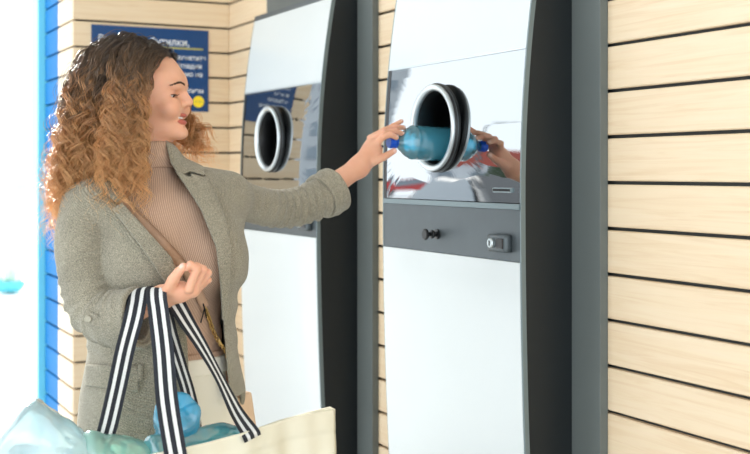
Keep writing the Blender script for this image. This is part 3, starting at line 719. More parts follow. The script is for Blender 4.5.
def onCoat(name, pts, th, res=.0026, off=0., parent=blazer, m=None, front=True):
    def fn(P):
        d = coat_outer(P)-off; s = np.maximum(d-th, -d-.004); s = smax(s, poly(P, pts), .003)
        if front: s = np.maximum(s, .0-B(P)[1])
        return s
    p = np.array(pts); lo, hi = bb([J(p[:, 0].min(), p[:, 1].min(), 2.3), J(p[:, 0].max(), p[:, 1].max(), 2.3), J(p[:, 0].min(), p[:, 1].min(), 2.62), J(p[:, 0].max(), p[:, 1].max(), 2.62)], .01)
    return part(name, fn, lo, hi, res, m or M['wool'], parent)
onCoat('lapel', [(112, 209), (122, 202), (140, 222), (172, 258), (184, 300), (188, 332), (184, 330), (170, 290), (140, 246), (122, 222)], .012)
onCoat('lapel', [(174, 170), (191, 177), (190, 173), (208, 178), (216, 195), (225, 216), (231, 245), (231, 285), (226, 320), (222, 320), (220, 285), (216, 248), (200, 208), (184, 184)], .012)
onCoat('collar', [(100, 180), (112, 175), (124, 196), (117, 203), (108, 196)], .009)
onCoat('collar', [(164, 138), (176, 146), (186, 158), (203, 166), (206, 176), (190, 172), (180, 176), (171, 164)], .009)
onCoat('pocket_flap', [(84, 364), (138, 366), (139, 392), (132, 391), (85, 386)], .009)
onCoat('pocket_welt', [(138, 364), (143, 364), (142, 381), (137, 381)], .010)
# turned back cuffs
for w, ln in (('R', .052), ('L', .050)):
    def cf(P, w=w, ln=ln):
        d, h, _s = armf(P, w, .0028); s = np.maximum(d-.007, -(d+.004)); hh = h+ln/2-.004+.006*vnoise(P, 14, 3); return smax(s, np.abs(hh)-ln/2, .005)
    e = (ARM_R if w == 'R' else ARM_L)[-1]; part('turned_cuff', cf, e-.10, e+.10, .0025, M['wool'], blazer)
# tab and button on the near sleeve
def tabf(P):
    d, h, _s = armf(P, 'R'); return smax(np.maximum(d-.006, -(d+.003)), poly(P, [(82, 314), (90, 311), (110, 322), (130, 324), (130, 333), (108, 331), (86, 324)]), .002)
part('sleeve_tab', tabf, *bb([J(75, 300, 2.24), J(135, 345, 2.24), J(75, 300, 2.45)], .01), .0022, M['wool'], blazer)
def btn(P):
    d, h, _s = armf(P, 'R'); x, y = pix(P); return np.maximum(np.maximum(np.maximum(d-.0095, -(d+.002)), np.hypot(x-88, y-319)*.0021-.0078), P[:, 1]-2.385)
part('button', btn, *bb([J(78, 310, 2.28), J(96, 328, 2.28), J(88, 319, 2.42)], .005), .0015, M['button'], blazer)
def seam(P):
    d = coat_outer(P); return np.maximum(np.abs(d-.0005)-.0017, np.minimum(poly(P, [(96, 205), (98, 205), (106, 235), (110, 260), (108, 260), (104, 235)]), poly(P, [(80, 362), (186, 366), (186, 367.2), (80, 363.2)])))
# ---------------------------------------------------------------- hair
SC = hp(-.024, 0, .012); SRAD = np.array([.106, .077, .096])
def scalp(u): return SC+HF*u[0]*SRAD[0]+HL*u[1]*SRAD[1]+U*u[2]*SRAD[2]
def hairbase(P):
    q = H(P); d = ell(q, (-.032, 0, .022), (.112, .086, .098))
    face = np.maximum(-(q[:, 0]-.026-.24*np.clip(q[:, 2], -.02, .08)), q[:, 2]-.064-.25*np.abs(q[:, 1]))
    d = smax(d, -face, .012)
    g = smin(cone(P, J(122, 92, 2.50), J(100, 160, 2.50), .070, .052), cone(P, J(98, 150, 2.52), J(78, 200, 2.54), .048, .020), .04)
    d = smin(d, g, .03)
    d = smin(d, cone(P, J(128, 110, 2.44), J(120, 160, 2.42), .030, .010), .02)
    d = smin(d, cone(P, hp(-.01, .07, -.02), J(168, 126, 2.60), .032, .008), .02)
    w = np.sin(P[:, 2]*95+vnoise(P, 10)*3+P[:, 0]*40); return d+.006-.007*w*np.clip((-(q[:, 2])+.02)/.06, .2, 1)-.004*vnoise(P, 45, 2)
V, F = surf(hairbase, np.array([-.80, 2.34, -.22]), np.array([-.33, 2.72, .34]), .0045)
al = np.clip((.26-V[:, 2])/.42, 0, 1)
hair = fm('hair', PL(V), F, M['hair'], person, smooth=True, attr=('along', al*.75))
def bez(p, n):
    t = np.linspace(0, 1, n)[:, None]; return (1-t)**3*p[0]+3*(1-t)**2*t*p[1]+3*(1-t)*t*t*p[2]+t**3*p[3]
def make_strands(nclump, per, npt, rad, frizz, seed, mode=''):
    r = np.random.default_rng(seed); VV = []; AT_ = []
    tries = 0
    while len(VV) < nclump*per and tries < nclump*40:
        tries += 1
        u = r.normal(size=3); u /= np.linalg.norm(u)
        if u[2] < -.45: continue
        if u[0] > .50 and u[2] < .60: continue
        if u[0] > .40 and u[2] < .25: continue
        near = u[1] < 0; side = -1 if near else 1
        root = scalp(u*.985)
        sel = r.random()
        if mode == 'near' and (u[1] > -.35 or u[0] < -.25): continue
        if mode == 'far' and (u[1] < .35 or u[0] < -.1): continue
        if not mode and (u[0] < .02 or (sel < .25)):
            e = J(r.uniform(44, 112), r.uniform(185, 252), 2.50+side*r.uniform(.02, .11))
            if pix(e[None])[0][0] > 95: e = J(r.uniform(85, 118), r.uniform(150, 205), 2.44+r.uniform(-.02, .03)) if near else J(r.uniform(70, 110), r.uniform(150, 200), 2.62)
            x, y = pix(e[None]); out = J(x[0]+(118-x[0])*.30+r.uniform(-4, 6), r.uniform(105, 150), e[1])
            c1 = root+HF*(-.045)*max(0, .6-u[0])+HL*side*.035+U*(.036+.045*max(0, u[2]))
            c2 = out; L_ = 1
        elif near:
            if r.random() < (.9 if mode else .78): e = J(r.uniform(96, 146), r.uniform(165, 226), r.uniform(2.345, 2.385)); 
            else: e = J(r.uniform(120, 150), r.uniform(115, 150), r.uniform(2.40, 2.43))
            c1 = root+HL*-.05+U*.030+HF*-.01; c2 = J(pix(e[None])[0][0]*.75+127*.25, 105+r.uniform(-15, 25), 2.37+r.uniform(-.01, .02))
        else:
            e = J(r.uniform(158, 226), r.uniform(135, 176), r.uniform(2.60, 2.66))
            c1 = root+HL*.05+U*.030; c2 = J(160+r.uniform(-8, 8), 105+r.uniform(-5, 20), 2.63+r.uniform(-.01, .03))
        C = bez(np.array([root, c1, c2, e]), npt)
        t = np.linspace(0, 1, npt)
        T = np.gradient(C, axis=0); s = np.concatenate([[0], np.cumsum(np.linalg.norm(np.diff(C, axis=0), axis=1))]); T /= np.linalg.norm(T, axis=1)[:, None]
        N1 = np.cross(T, np.array([.2, .9, .35])); N1 /= np.linalg.norm(N1, axis=1)[:, None]; N2 = np.cross(T, N1)
        wl = r.uniform(.042, .074); amp = r.uniform(.008, .0150); ph = r.uniform(0, 6.28); sg = r.choice([-1, 1])
        env = np.clip((s-.05)/.11, 0, 1)**1.1
        spread = r.uniform(.0022, .0052)
        for k in range(per):
            o = r.normal(size=2)*spread; kk = r.normal()*.25; am = amp*r.uniform(.85, 1.15)
            a = sg*2*PI*s/wl+ph+kk
            len_ = r.uniform(.82, 1.0)
            wob = frizz*(np.sin(s*r.uniform(60, 160)+r.uniform(0, 6))*.6+np.sin(s*r.uniform(160, 320)+r.uniform(0, 6))*.3)
            gro = .55+.6*t
            X = C+N1*((am*env*np.cos(a))+o[0]*gro+wob*env)[:, None]+N2*((am*env*np.sin(a))+o[1]*gro+wob*env*.7)[:, None]
            X = X[0]+(X-X[0])*1.0
            if len_ < 1:
                ii = np.linspace(0, (npt-1)*len_, npt); X = np.stack([np.interp(ii, np.arange(npt), X[:, c]) for c in range(3)], 1)
            VV.append(X); AT_.append(np.clip(s/.33*len_*r.uniform(.92, 1.1)-.06, 0, 1))
    X = np.array(VV[:nclump*per]); A_ = np.array(AT_[:nclump*per]); return X, A_
def tubes(X, A_, rad, name, parent, m):
    n, k = X.shape[:2]; T = np.gradient(X, axis=1); T /= np.linalg.norm(T, axis=2)[..., None]+1e-12
    N1 = np.cross(T, np.array([.31, .52, .8])); N1 /= np.linalg.norm(N1, axis=2)[..., None]+1e-12; N2 = np.cross(T, N1)
    tt = np.linspace(0, 1, k); R = rad*(.55+.45*np.sin(np.minimum(tt*4, 1)*PI/2))*np.clip((1-tt)*5+.15, 0, 1)
    ring = [X+(N1*math.cos(a)+N2*math.sin(a))*R[None, :, None] for a in (0, 2.094, 4.189)]
    V = np.stack(ring, 2).reshape(-1, 3)
    base = (np.arange(n)[:, None, None]*k+np.arange(k-1)[None, :, None])*3; j = np.arange(3)[None, None]; j2 = (j+1) % 3
    F = np.stack([base+j, base+j2, base+3+j2, base+3+j], -1).reshape(-1, 4)
    return fm(name, PL(V), F, m, parent, smooth=True, attr=('along', np.repeat(A_.reshape(-1), 3)))
X, A_ = make_strands(540, 9, 80, .0008, .0006, 3)
tag(tubes(X, A_, .00085, 'curly_locks', hair, M['hair']), 'dark roots turning to copper-blond curls')
X, A_ = make_strands(90, 10, 80, .0008, .0008, 21, 'near'); X2, A2 = make_strands(30, 8, 80, .0008, .001, 22, 'far')
tubes(np.concatenate([X, X2]), np.clip(np.concatenate([A_, A2])*1.15+.1, 0, 1), .00085, 'face_framing_curls', hair, M['hair'])
X, A_ = make_strands(300, 2, 56, .0005, .004, 5); cen = X.mean(axis=(0, 1)); X = X+(X-scalp(np.array([0, 0, 0])))*np.linspace(.03, .16, 56)[None, :, None]
tubes(X, A_, .00038, 'flyaway_hairs', hair, M['hair'])

# ---------------------------------------------------------------- ribbons
def ribbon(name, ctr, wid, th, m, parent, n=70, across=10, world=False):
    C = cat(ctr, n); Wd = cat(wid, n); T = np.gradient(C, axis=0); T /= np.linalg.norm(T, axis=1)[:, None]
    N = np.cross(T, Wd); N /= np.linalg.norm(N, axis=1)[:, None]+1e-12; V = []; UV = []; F = []
    s = np.concatenate([[0], np.cumsum(np.linalg.norm(np.diff(C, axis=0), axis=1))])
    for q in (0, 1):
        for i in range(n):
            for j in range(across+1):
                V.append(C[i]+Wd[i]*(j/across-.5)+N[i]*(q-.5)*th); UV.append((j/across, s[i]))
    a = across+1
    for i in range(n-1):
        for j in range(across):
            p = i*a+j; F.append((p, p+1, p+a+1, p+a)); p += n*a; F.append((p, p+a, p+a+1, p+1))
    for i in range(n-1):
        for j in (0, across): p = i*a+j; F.append((p, p+a, p+a+n*a, p+n*a))
    V = np.array(V); V = V if world else W(V)
    return V, np.array(F), np.array(UV)
def local(V, o): return V-np.array(o.location)

# crossbody bag, hung on a tan strap and chain --------------------------
cb = empty('crossbody_bag', W(J(238, 412, 2.60))); tag(cb, 'small beige crossbody bag hung from a tan strap across the tan sweater', 'handbag')
def onbody(px, py, off=.006):
    lo, hi = 2.2, 2.7
    f = lambda d: min(float(sweater(np.array([J(px, py, d)], np.float32))[0]), 9)
    for d in np.arange(2.2, 2.75, .004):
        if f(d) < off: return J(px, py, d)
    return J(px, py, 2.45)
path = [J(106, 184, 2.415), J(113, 193, 2.392)]+[onbody(a, b, .008) for a, b in ((130, 209), (147, 226), (164, 244), (180, 262), (190, 277), (198, 292), (205, 308))]
path[1] = J(117, 194, path[2][1]-.004)
perp = [np.array([.0145, 0, .015])]*len(path)
V, F, UV = ribbon('s', path, perp, .003, None, None, 60, 3); tag(fm('strap', local(V, cb), F, M['tan'], cb, smooth=False), 'flat tan leather strap')
cpath = cat([path[-1], onbody(209, 318, .010), onbody(213, 330, .012), J(219, 342, path[-1][1]+.0), J(226, 352, path[-1][1]+.03), J(232, 372, 2.50), J(236, 392, 2.56)], 34)
bm = bmesh.new(); cw = W(cpath)
for i in range(33):
    p, q = Vector(cw[i]), Vector(cw[i+1]); mm = aim((p+q)/2, q-p); rot = Matrix.Rotation(i*PI/2, 4, 'Z')
    n1, n2 = 14, 6; rings = []
    for a in range(n1):
        th = 2*PI*a/n1; c = Vector((.0042*math.cos(th), 0, .0062*math.sin(th))); o_ = Vector((math.cos(th), 0, math.sin(th)))
        rings.append([bm.verts.new(mm @ rot @ (c+o_*.0013*math.cos(2*PI*b/n2)+Vector((0, 1, 0))*.0013*math.sin(2*PI*b/n2))) for b in range(n2)])
    for a in range(n1):
        for b in range(n2): bm.faces.new((rings[a][b], rings[a][(b+1) % n2], rings[(a+1) % n1][(b+1) % n2], rings[(a+1) % n1][b]))
for v in bm.verts: v.co -= cb.location
tag(fb('chain', bm, M['gold'], cb, True), 'gold chain links')
bm = bmesh.new(); kn = [W(path[-1]+np.array(v)) for v in ((-.006, -.004, .02), (0, -.008, 0), (.004, -.006, -.02), (-.008, -.006, -.03))]; tube(bm, kn[:3], .0016, 6); tube(bm, [kn[1], kn[3]], .0014, 6)
for v in bm.verts: v.co -= cb.location
fb('black_cord', bm, M['rubber'], cb)
def baglump(P):
    c = J(231, 418, 2.585); q = P-c; e1 = np.array([.80, .60, 0]); e2 = np.array([.6, -.8, 0]); x, y, z = q@e1, q@e2, q[:, 2]; x2 = x+.18*z
    return smax(np.maximum(np.abs(x2)-.052, np.abs(z)-.055), np.abs(y)-.020-.004*vnoise(P, 20), .008)
V, F = surf(baglump, J(231, 418, 2.585)-.10, J(231, 418, 2.585)+.10, .003); bb1 = fm('bag_body', local(W(V), cb), F, mat('beige_leather', (222, 192, 164), .5, noise=.05), cb, smooth=True)

# ---------------------------------------------------------------- tote bag
E1 = np.array([.676, .737, 0]); N1 = np.array([.737, -.676, 0])            # along the rim towards its right end, outwards from the front
RR = np.array([-.0807, 2.38, -.480]); TL = .50
tote = empty('tote_bag', W(np.array([-.27, 2.22, -.93]))); tag(tote, 'cream canvas tote bag with black and white striped handles on the woman\'s forearm', 'bag')
def totept(u, v):
    """u round the mouth 0..1 (front: right->left, then back: left->right), v depth 0..1"""
    fr = u < .5; s = u*2 if fr else (1-u)*2
    t = .006+.095*s**1.8*(1 if s < .93 else math.sqrt(max(0, 1-((s-.93)/.07)**2)))
    side = 0 if fr else 1
    p = RR-E1*TL*s*(1-.05*v)-E1*.012*v
    th = t*(1-.35*v)
    p = p-N1*(th*side)-N1*.03*v*(.5)
    h = -.46*v-.014*s*s*(1-v)-(.030*s if not fr else 0)*(1-v)
    sag = .004*math.sin(s*PI*2.2+.4)*(1-v)+(.006*(1-s) if not fr else 0)*(1-v)
    w = .007*math.sin(s*17+v*5)*math.sin(v*6+s*4)+.004*math.sin(s*41+v*9)
    p = p+N1*w*min(1, v*6+.25)+U*(h+sag)
    return p
NU, NV = 120, 36; V = []; F = []
vv = [0, .01, .02, .045, .07, .088, .092]+list(np.linspace(.11, 1, NV-7))
for v in vv:
    for i in range(NU): V.append(totept(i/NU, v))
V = np.array(V).reshape(NV, NU, 3); T = np.roll(V, -1, 1)-np.roll(V, 1, 1); O = np.stack([T[..., 1], -T[..., 0], 0*T[..., 0]], -1); O /= np.linalg.norm(O, axis=-1)[..., None]+1e-9
cenb = V.mean(axis=1, keepdims=True); sgn = np.sign(((V-cenb)*O).sum(-1).mean()); O *= sgn
hemx = np.array([.0012 if v < .09 else 0 for v in vv])[:, None, None]
V1 = V+O*hemx; V2 = V-O*(.0022+hemx*.5)
F = []; 
for i in range(NV-1):
    for j in range(NU):
        a, b, c, d = i*NU+j, i*NU+(j+1) % NU, (i+1)*NU+(j+1) % NU, (i+1)*NU+j; F.append((a, b, c, d)); F.append((a+NV*NU, d+NV*NU, c+NV*NU, b+NV*NU))
for j in range(NU): F.append((j, j+NV*NU, (j+1) % NU+NV*NU, (j+1) % NU))
for j in range(NU//2): a, b, c, d = (NV-1)*NU+j, (NV-1)*NU+j+1, (NV-1)*NU+(NU-1-j-1) % NU, (NV-1)*NU+(NU-1-j); F.append((a, b, c, d)) if len({a, b, c, d}) == 4 else None
fm('bag_body', local(W(np.concatenate([V1.reshape(-1, 3), V2.reshape(-1, 3)])), tote), F, M['canvas'], tote, smooth=True)
front = lambda px, py, off=.004: None
def onfront(px, py, off=.004):
    # point of the front panel along the sight line, moved outwards
    t = (px-375)/FPX; r = np.array([t, 1, (172-py)/FPX]); k = (RR@N1)/(r@N1); return r*k+N1*off
w1 = .040
A0 = onfront(176, 470, .010); A1 = onfront(172, 449, .008)
hA = [A0, A1, J(167, 400, 2.13), J(163, 350, 2.20), J(158.5, 312, 2.255), J(156.5, 296, 2.282), J(157.5, 287.5, 2.315), J(164, 289, 2.350), J(175, 302, 2.352), J(187, 322, 2.345), J(203, 348, 2.33), J(219, 377, 2.315), J(236, 411, 2.295), onfront(248, 432, .006), onfront(251, 438, .005)]
ex = np.array([1, 0, .0])
def wv(x, d, h): v = np.array([x, d, h], float); return v/np.linalg.norm(v)*w1
hw = [wv(.90, .43, 0), wv(.92, .38, .02), wv(.95, .25, .06), wv(.97, .05, .10), wv(.97, 0, .15), wv(.98, 0, .15), wv(.97, .1, .12), wv(.9, .4, .1), wv(.75, .62, .22), wv(.55, .80, .25), wv(.33, .92, .20), wv(.20, .96, .16), wv(.42, .88, .22), wv(.66, .70, .24), wv(.68, .70, .24)]
V, F, UV = ribbon('h', hA, hw, .0018, None, None, 110, 10); tag(fm('handle', local(V, tote), F, M['strap'], tote, uv=UV), 'striped webbing handle at the front')
hB = [J(99, 452, 2.16), J(107, 430, 2.18), J(116, 392, 2.205), J(125, 350, 2.23), J(133, 320, 2.258), J(136.5, 303, 2.288), J(139.5, 289, 2.322), J(149, 290, 2.365), J(161, 306, 2.372), J(170, 335, 2.365), J(180, 366, 2.36), J(188, 392, 2.36), J(193, 418, 2.33), J(194, 440, 2.30)]
hw2 = [wv(.88, .45, .1), wv(.86, .5, .1), wv(.85, .5, .12), wv(.87, .45, .1), wv(.93, .2, .12), wv(.96, .1, .12), wv(.95, .2, .12), wv(.9, .4, .1), wv(.8, .6, .1), wv(.62, .78, .05), wv(.5, .86, .05), wv(.5, .86, .05), wv(.6, .8, 0), wv(.66, .74, 0)]
V, F, UV = ribbon('h', hB, hw2, .0018, None, None, 110, 10); tag(fm('handle', local(V, tote), F, M['strap'], tote, uv=UV), 'striped webbing handle at the back')

# ---------------------------------------------------------------- bottles
def bottle(name, label, origin, axis, prof, m, cap=None, crump=0, petal=0, seed=0, group=None, n=56, capm=None, ribs=0, lab=None):
    """origin = mouth end, axis points from the mouth to the base; prof: (distance, radius)"""
    d = Vector(axis).normalized(); q = d.to_track_quat('Z', 'Y').to_matrix(); t = empty(name, Vector(origin)); tag(t, label, 'bottle', group)
    pr = cat([(a, b, 0) for a, b in prof], 90); V = []
    for a, r, _ in pr:
        for i in range(n):
            th = 2*PI*i/n; rr = max(r, .0006)
            if ribs and prof[3][0]*1.1 < a < prof[-3][0]*.97: rr *= 1+.018*math.sin(a*ribs)
            if petal and a > prof[-1][0]*.86: rr *= 1+.07*petal*math.cos(5*th)*min(1, (a-prof[-1][0]*.86)/.02); 
            aa = a-(petal*.012*max(0, -math.cos(5*th))*min(1, r/.03) if petal and a > prof[-1][0]*.93 else 0)
            V.append((rr*math.cos(th), rr*math.sin(th), aa))
    V = np.array(V)
    if crump:
        c1 = vnoise(V, 26, seed)+.5*vnoise(V, 60, seed+1)+.5*(1-2*np.abs(vnoise(V, 48, seed+9))); w = np.clip((V[:, 2]-.03)/.04, 0, 1); c1 = np.sign(c1)*np.abs(c1)**.6
        rad = np.linalg.norm(V[:, :2], axis=1)+1e-9; V[:, :2] *= (1+crump*c1*w*np.clip(rad/.02, 0, 1))[:, None]; V[:, 2] += crump*.03*vnoise(V, 20, seed+4)*w
    V = V@np.array(q).T; k = len(pr); F = [(i*n+j, i*n+(j+1) % n, (i+1)*n+(j+1) % n, (i+1)*n+j) for i in range(k-1) for j in range(n)]
    F.append(tuple(range(n))[::-1]); F.append(tuple((k-1)*n+j for j in range(n)))
    fm('bottle_body', V, F, m, t, smooth=True)
    if cap:
        bm = bmesh.new(); lathe(bm, [(.001, -.004), (cap*.93, -.004), (cap, -.0025), (cap, .0125), (cap*.9, .013)], q.to_4x4(), 40); 
        for i in range(20):
            a = 2*PI*i/20; mm = q.to_4x4() @ Matrix.Rotation(a, 4, 'Z') @ Matrix.Translation((cap, 0, .004)); b2 = bmesh.new(); bmesh.ops.create_cube(b2, size=1, matrix=mm @ Matrix.Diagonal((.001, .0012, .013, 1)))
            me = bpy.data.meshes.new('t'); b2.to_mesh(me); b2.free(); bm.from_mesh(me); bpy.data.meshes.remove(me)
        fb('cap', bm, capm or M['capblue'], t)
        bm = bmesh.new(); lathe(bm, [(cap*.86, .0145), (cap*1.0, .0145), (cap*1.0, .0175), (cap*.86, .0175)], q.to_4x4(), 40, True); fb('neck_ring', bm, capm or M['capblue'], t)
    return t
P15 = [(0, .0115), (.014, .0115), (.022, .0125), (.05, .030), (.075, .042), (.095, .0445), (.15, .0435), (.21, .0445), (.262, .0445), (.278, .040), (.285, .026), (.280, .002)]
P15h = [(0, .0115), (.014, .0115), (.020, .0125), (.040, .030), (.056, .041), (.074, .0435), (.13, .0425), (.19, .0435), (.240, .0435), (.256, .039), (.263, .024), (.257, .002)]
cp = W(J(390, 142, 2.952)); 
bottle('water_bottle', 'blue plastic bottle with blue cap held in the woman\'s hand at the intake ring', cp, (.02, 1, -.02), P15h, M['b_cyan'], cap=.0150, crump=.03, petal=1, ribs=330)
def vdir(a, b): return Vector(W(b)-W(a))
ctr = J(177, 415, 2.235); ax = Vector(W(ctr)-W(ctr+np.array([-.03, .19, -.18])))
bottle('water_bottle', 'crumpled bright blue bottle standing base-up in the tote, behind the front handle', Vector(W(ctr))-ax.normalized()*.125, ax, [(a*.5, b*1.0) for a, b in P15], M['b_blue'], crump=.022, petal=.4, seed=2, group=None)
a, b = J(168, 463, 2.20), J(66, 452, 2.20)
bottle('water_bottle', 'crumpled pale green bottle lying across the left end of the tote', W(J(200, 470, 2.27)), vdir(J(200, 470, 2.27), J(68, 451, 2.12)), [(a*.88, b*.92) for a, b in P15], M['b_green'], crump=.06, seed=6, cap=.0145, capm=M['b_green'])
bottle('water_bottle', 'large clear crumpled bottle leaning out of the left side of the tote', W(J(128, 512, 2.16)), vdir(J(128, 512, 2.16), J(14, 430, 2.13)), [(a*.94, b*1.55) for a, b in P15], M['b_clear'], crump=.05, seed=9)
bottle('water_bottle', 'blue bottle lying low beside the large clear one at the left of the tote', W(J(95, 470, 2.16)), vdir(J(95, 470, 2.16), J(20, 462, 2.20)), [(a*.6, b*.75) for a, b in P15], M['b_teal'], crump=.08, seed=12)
bottle('water_bottle', 'teal blue bottle lying between the front handle ends, low in the tote', W(J(252, 431, 2.345)), vdir(J(252, 431, 2.345), J(175, 446, 2.22)), [(a*.85, b*.60) for a, b in P15], M['b_teal'], crump=.10, seed=15)

# ---------------------------------------------------------------- outdoors
def tree(loc, h, label, seed, r=1.5, grp='trees across the street'):
    rs = random.Random(seed); t = empty('tree', loc); tag(t, label, 'tree', grp); bm = bmesh.new()
    tube(bm, [(0, 0, 0), (.05, 0, h*.3), (0, .05, h*.62)], [.16, .12, .07], 10)
    for k in range(7):
        a = k*.9; tube(bm, [(0, 0, h*.35+k*.15), (math.cos(a)*r*.4, math.sin(a)*r*.4, h*.55+k*.12), (math.cos(a)*r*.7, math.sin(a)*r*.7, h*.7+k*.1)], [.07, .045, .02], 6)
    fb('trunk', bm, M['bark'], t, True); V = []; F = []
    for k in range(3800):
        u = Vector((rs.gauss(0, 1), rs.gauss(0, 1), rs.gauss(0, 1))).normalized()*r*(rs.random()**.35); c = Vector((u.x, u.y, h*.68+u.z*.8)); a1 = Vector((rs.gauss(0, 1), rs.gauss(0, 1), rs.gauss(0, 1))).normalized(); b1 = a1.orthogonal().normalized(); s = .09
        i = len(V); V += [c-a1*s, c-b1*s*.5, c+a1*s, c+b1*s*.5]; F.append((i, i+1, i+2, i+3))
    fm('foliage', np.array([tuple(v) for v in V]), F, M['leaf'], t); return t
def building(name, label, x, y, rz, w, d, h, m, nx, nz, roof=False, cat_='building', wm=None):
    t = empty(name, (x, y, 0), rz); tag(t, label, cat_); bm = bmesh.new(); box(bm, -w/2, w/2, -d/2, d/2, 0, h, .02); fb('walls', bm, m, t)
    for i in range(nx):
        for k in range(nz):
            cx = -w/2+w*(i+.5)/nx; cz = h*(k+.55)/nz; ww, hh = w/nx*.5, h/nz*.5; bm = bmesh.new(); box(bm, cx-ww/2, cx+ww/2, d/2-.02, d/2+.06, cz-hh/2, cz+hh/2); box(bm, cx-ww/2-.08, cx+ww/2+.08, d/2, d/2+.16, cz-hh/2-.12, cz-hh/2); fb('window', bm, wm or M['win'], t)
    bm = bmesh.new()
    if roof:
        vs = [bm.verts.new(p) for p in ((-w/2-.4, -d/2-.4, h), (w/2+.4, -d/2-.4, h), (w/2+.4, d/2+.4, h), (-w/2-.4, d/2+.4, h), (-w/2-.4, 0, h+d*.32), (w/2+.4, 0, h+d*.32))]
        for q in ((0, 1, 2, 3), (0, 4, 5, 1), (3, 2, 5, 4), (0, 3, 4), (1, 5, 2)): bm.faces.new([vs[i] for i in q])
        fb('roof', bm, M['roof'], t)
    else: box(bm, -w/2-.1, w/2+.1, -d/2-.1, d/2+.1, h, h+.3); fb('parapet', bm, m, t)
    return t
def car(x, y, rz, m, label):
    t = empty('car', (x, y, 0), rz); tag(t, label, 'car', None); bm = bmesh.new()
    prof = [(-2.1, .35), (-2.1, .8), (-1.9, .95), (-1.3, 1.0), (-.75, 1.42), (.7, 1.45), (1.5, .98), (2.0, .9), (2.15, .7), (2.15, .35)]
    a = [bm.verts.new((x_, -.85, z_)) for x_, z_ in prof]; b = [bm.verts.new((x_, .85, z_)) for x_, z_ in prof]
    for v in a+b:
        if v.co.z > 1.05: v.co.y *= .8
    n = len(prof)
    for i in range(n): bm.faces.new((a[i], a[(i+1) % n], b[(i+1) % n], b[i]))
    bm.faces.new(a[::-1]); bm.faces.new(b); bmesh.ops.bevel(bm, geom=bm.edges[:], offset=.06, segments=2, affect='EDGES'); fb('car_body', bm, m, t, False)
    for s in (-1, 1):
        bm = bmesh.new(); y0, y1 = s*.852, s*.70; vs = [bm.verts.new(p) for p in ((-1.15, y0, 1.03), (1.25, y0, 1.03), (.65, y1*1.02, 1.38), (-.7, y1*1.02, 1.38))]; bm.faces.new(vs); r_ = bmesh.ops.extrude_face_region(bm, geom=bm.faces[:]); bmesh.ops.translate(bm, verts=[g for g in r_['geom'] if isinstance(g, bmesh.types.BMVert)], vec=(0, s*.01, 0)); fb('side_window', bm, M['win'], t)
        for xx in (-1.35, 1.35):
            bm = bmesh.new(); lathe(bm, [(.05, -.1), (.30, -.1), (.33, -.07), (.33, .07), (.30, .1), (.05, .1)], Matrix.Translation((xx, s*.80, .33)) @ Matrix.Rotation(PI/2, 4, 'X'), 28); wh = fb('wheel', bm, M['tyre'], t)
            bm = bmesh.new(); lathe(bm, [(.01, -.11), (.2, -.11), (.2, .11), (.01, .11)], Matrix.Translation((xx, s*.80, .33)) @ Matrix.Rotation(PI/2, 4, 'X'), 20); fb('hub', bm, M['silver'], wh)
    return t
def lamp(x, y, rz, h, label, m=None):
    t = empty('street_lamp', (x, y, 0), rz); tag(t, label, 'street lamp'); bm = bmesh.new(); tube(bm, [(0, 0, 0), (0, 0, h*.8), (.1, 0, h*.93), (.5, 0, h), (1.3, 0, h+.1)], [.09, .07, .06, .05, .04], 12); fb('pole', bm, m or M['grey'], t, True)
    bm = bmesh.new(); box(bm, 1.2, 1.9, -.14, .14, h+.04, h+.16, .04); fb('lamp_head', bm, M['grey'], t)
# seen in the intake glass: the street on the open side
building('apartment_block', 'tall grey apartment block mirrored at the left edge of the nearest machine\'s glass', -93.4, -37.0, math.radians(-64), 14, 12, 21, M['bld2'], 6, 6)
building('low_house', 'long low pale house with a red roof mirrored in the machine glass', -90.5, -58.0, math.radians(-58), 17, 9, 4.0, M['bld'], 6, 1, True)
lamp(-44.0, -24.2, math.radians(-62), 6.2, 'curved grey street lamp mirrored right of the nearest intake ring')
car(-58.0, -28.6, math.radians(-60), M['red'], 'red car mirrored low in the glass')
car(-11.6, -4.6, math.radians(12), M['darkcar'], 'added black car for the dark reflection low on the right of the glass')  # added to give the glass a dark reflection here
for i, (x, y, hh) in enumerate(((-83, -36.5, 6.2), (-78, -47.5, 3.9))): tree((x, y, 0), hh, ['leafy tree beside the apartment block', 'leafy tree in front of the low house'][i], i, grp=None)
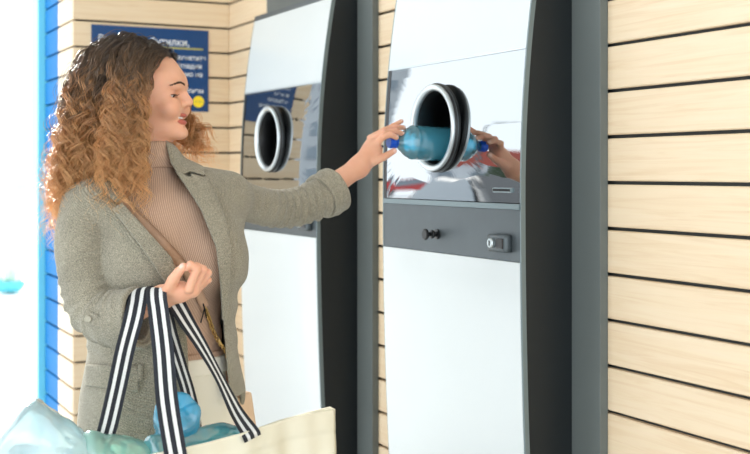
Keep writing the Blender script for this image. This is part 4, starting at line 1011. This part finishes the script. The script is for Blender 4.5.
# seen directly past the blue post
building('office_building', 'glare-bleached office building seen through the open left side', -62, 11.5, math.radians(-95), 18, 8, 9, mat('glare_pale_render', (236, 240, 242), .8), 8, 4, wm=M['glarewin'])  # overexposure painted in: walls and windows coloured almost white
lamp(-17.6, 2.95, math.radians(-60), 3.4, 'glare-bleached street lamp far off at the left edge', M['glarewin'])
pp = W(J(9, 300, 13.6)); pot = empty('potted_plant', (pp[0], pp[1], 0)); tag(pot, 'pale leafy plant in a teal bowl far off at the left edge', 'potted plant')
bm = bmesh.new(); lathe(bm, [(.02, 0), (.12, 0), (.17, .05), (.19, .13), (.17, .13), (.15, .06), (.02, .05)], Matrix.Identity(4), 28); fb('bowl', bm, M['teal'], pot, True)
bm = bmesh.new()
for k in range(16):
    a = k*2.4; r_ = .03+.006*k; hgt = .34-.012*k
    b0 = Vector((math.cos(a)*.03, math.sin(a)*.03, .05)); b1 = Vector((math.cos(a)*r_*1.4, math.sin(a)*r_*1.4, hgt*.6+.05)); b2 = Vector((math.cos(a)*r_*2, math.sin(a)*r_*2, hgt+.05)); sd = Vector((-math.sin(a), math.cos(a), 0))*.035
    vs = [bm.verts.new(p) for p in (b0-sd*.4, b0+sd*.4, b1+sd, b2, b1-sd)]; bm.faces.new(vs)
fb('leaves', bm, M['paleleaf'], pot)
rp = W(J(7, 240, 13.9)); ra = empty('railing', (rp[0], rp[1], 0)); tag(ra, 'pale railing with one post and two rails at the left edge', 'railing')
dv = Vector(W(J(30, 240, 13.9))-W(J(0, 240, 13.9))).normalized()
bm = bmesh.new(); tube(bm, [(0, 0, 0), (0, 0, 1.35)], .03, 10); fb('post', bm, M['glarewin'], ra)
for zz_ in (.62, .80): bm = bmesh.new(); tube(bm, [-dv*1.0+Vector((0, 0, zz_)), dv*.32+Vector((0, 0, zz_))], .02, 8); fb('rail', bm, M['glarewin'], ra)

# ---------------------------------------------------------------- light and camera
wd = bpy.data.worlds.new('World'); bpy.context.scene.world = wd; wd.use_nodes = True; nt = wd.node_tree; bg = nt.nodes['Background']
bg.inputs['Color'].default_value = (.90, .96, 1, 1); bg.inputs['Strength'].default_value = 2.9
sun = bpy.data.lights.new('sun', 'SUN'); sun.energy = 9.0; sun.angle = math.radians(4); sun.color = (1, .95, .87); so = bpy.data.objects.new('sun', sun); COL.objects.link(so)
so.rotation_euler = Vector((-.94, -.03, .30)).to_track_quat('Z', 'Y').to_euler()
cam = bpy.data.cameras.new('camera'); co = bpy.data.objects.new('camera', cam); COL.objects.link(co); cam.sensor_width = 36; cam.lens = FPX/750*36; cam.shift_y = -(227-172)/750
Mx = Matrix(((SA, 0, CA), (CA, 0, -SA), (0, 1, 0))).to_4x4(); Mx.translation = Vector((0, 0, CAMZ)); co.matrix_world = Mx
cam.clip_start = .05; cam.clip_end = 300; cam.dof.use_dof = True; cam.dof.focus_distance = 2.58; cam.dof.aperture_fstop = 4.5
sc = bpy.context.scene; sc.camera = co
sc.view_settings.view_transform = 'Standard'; sc.view_settings.look = 'None'; sc.view_settings.gamma = 1; sc.view_settings.use_curve_mapping = False; sc.view_settings.exposure = -.24
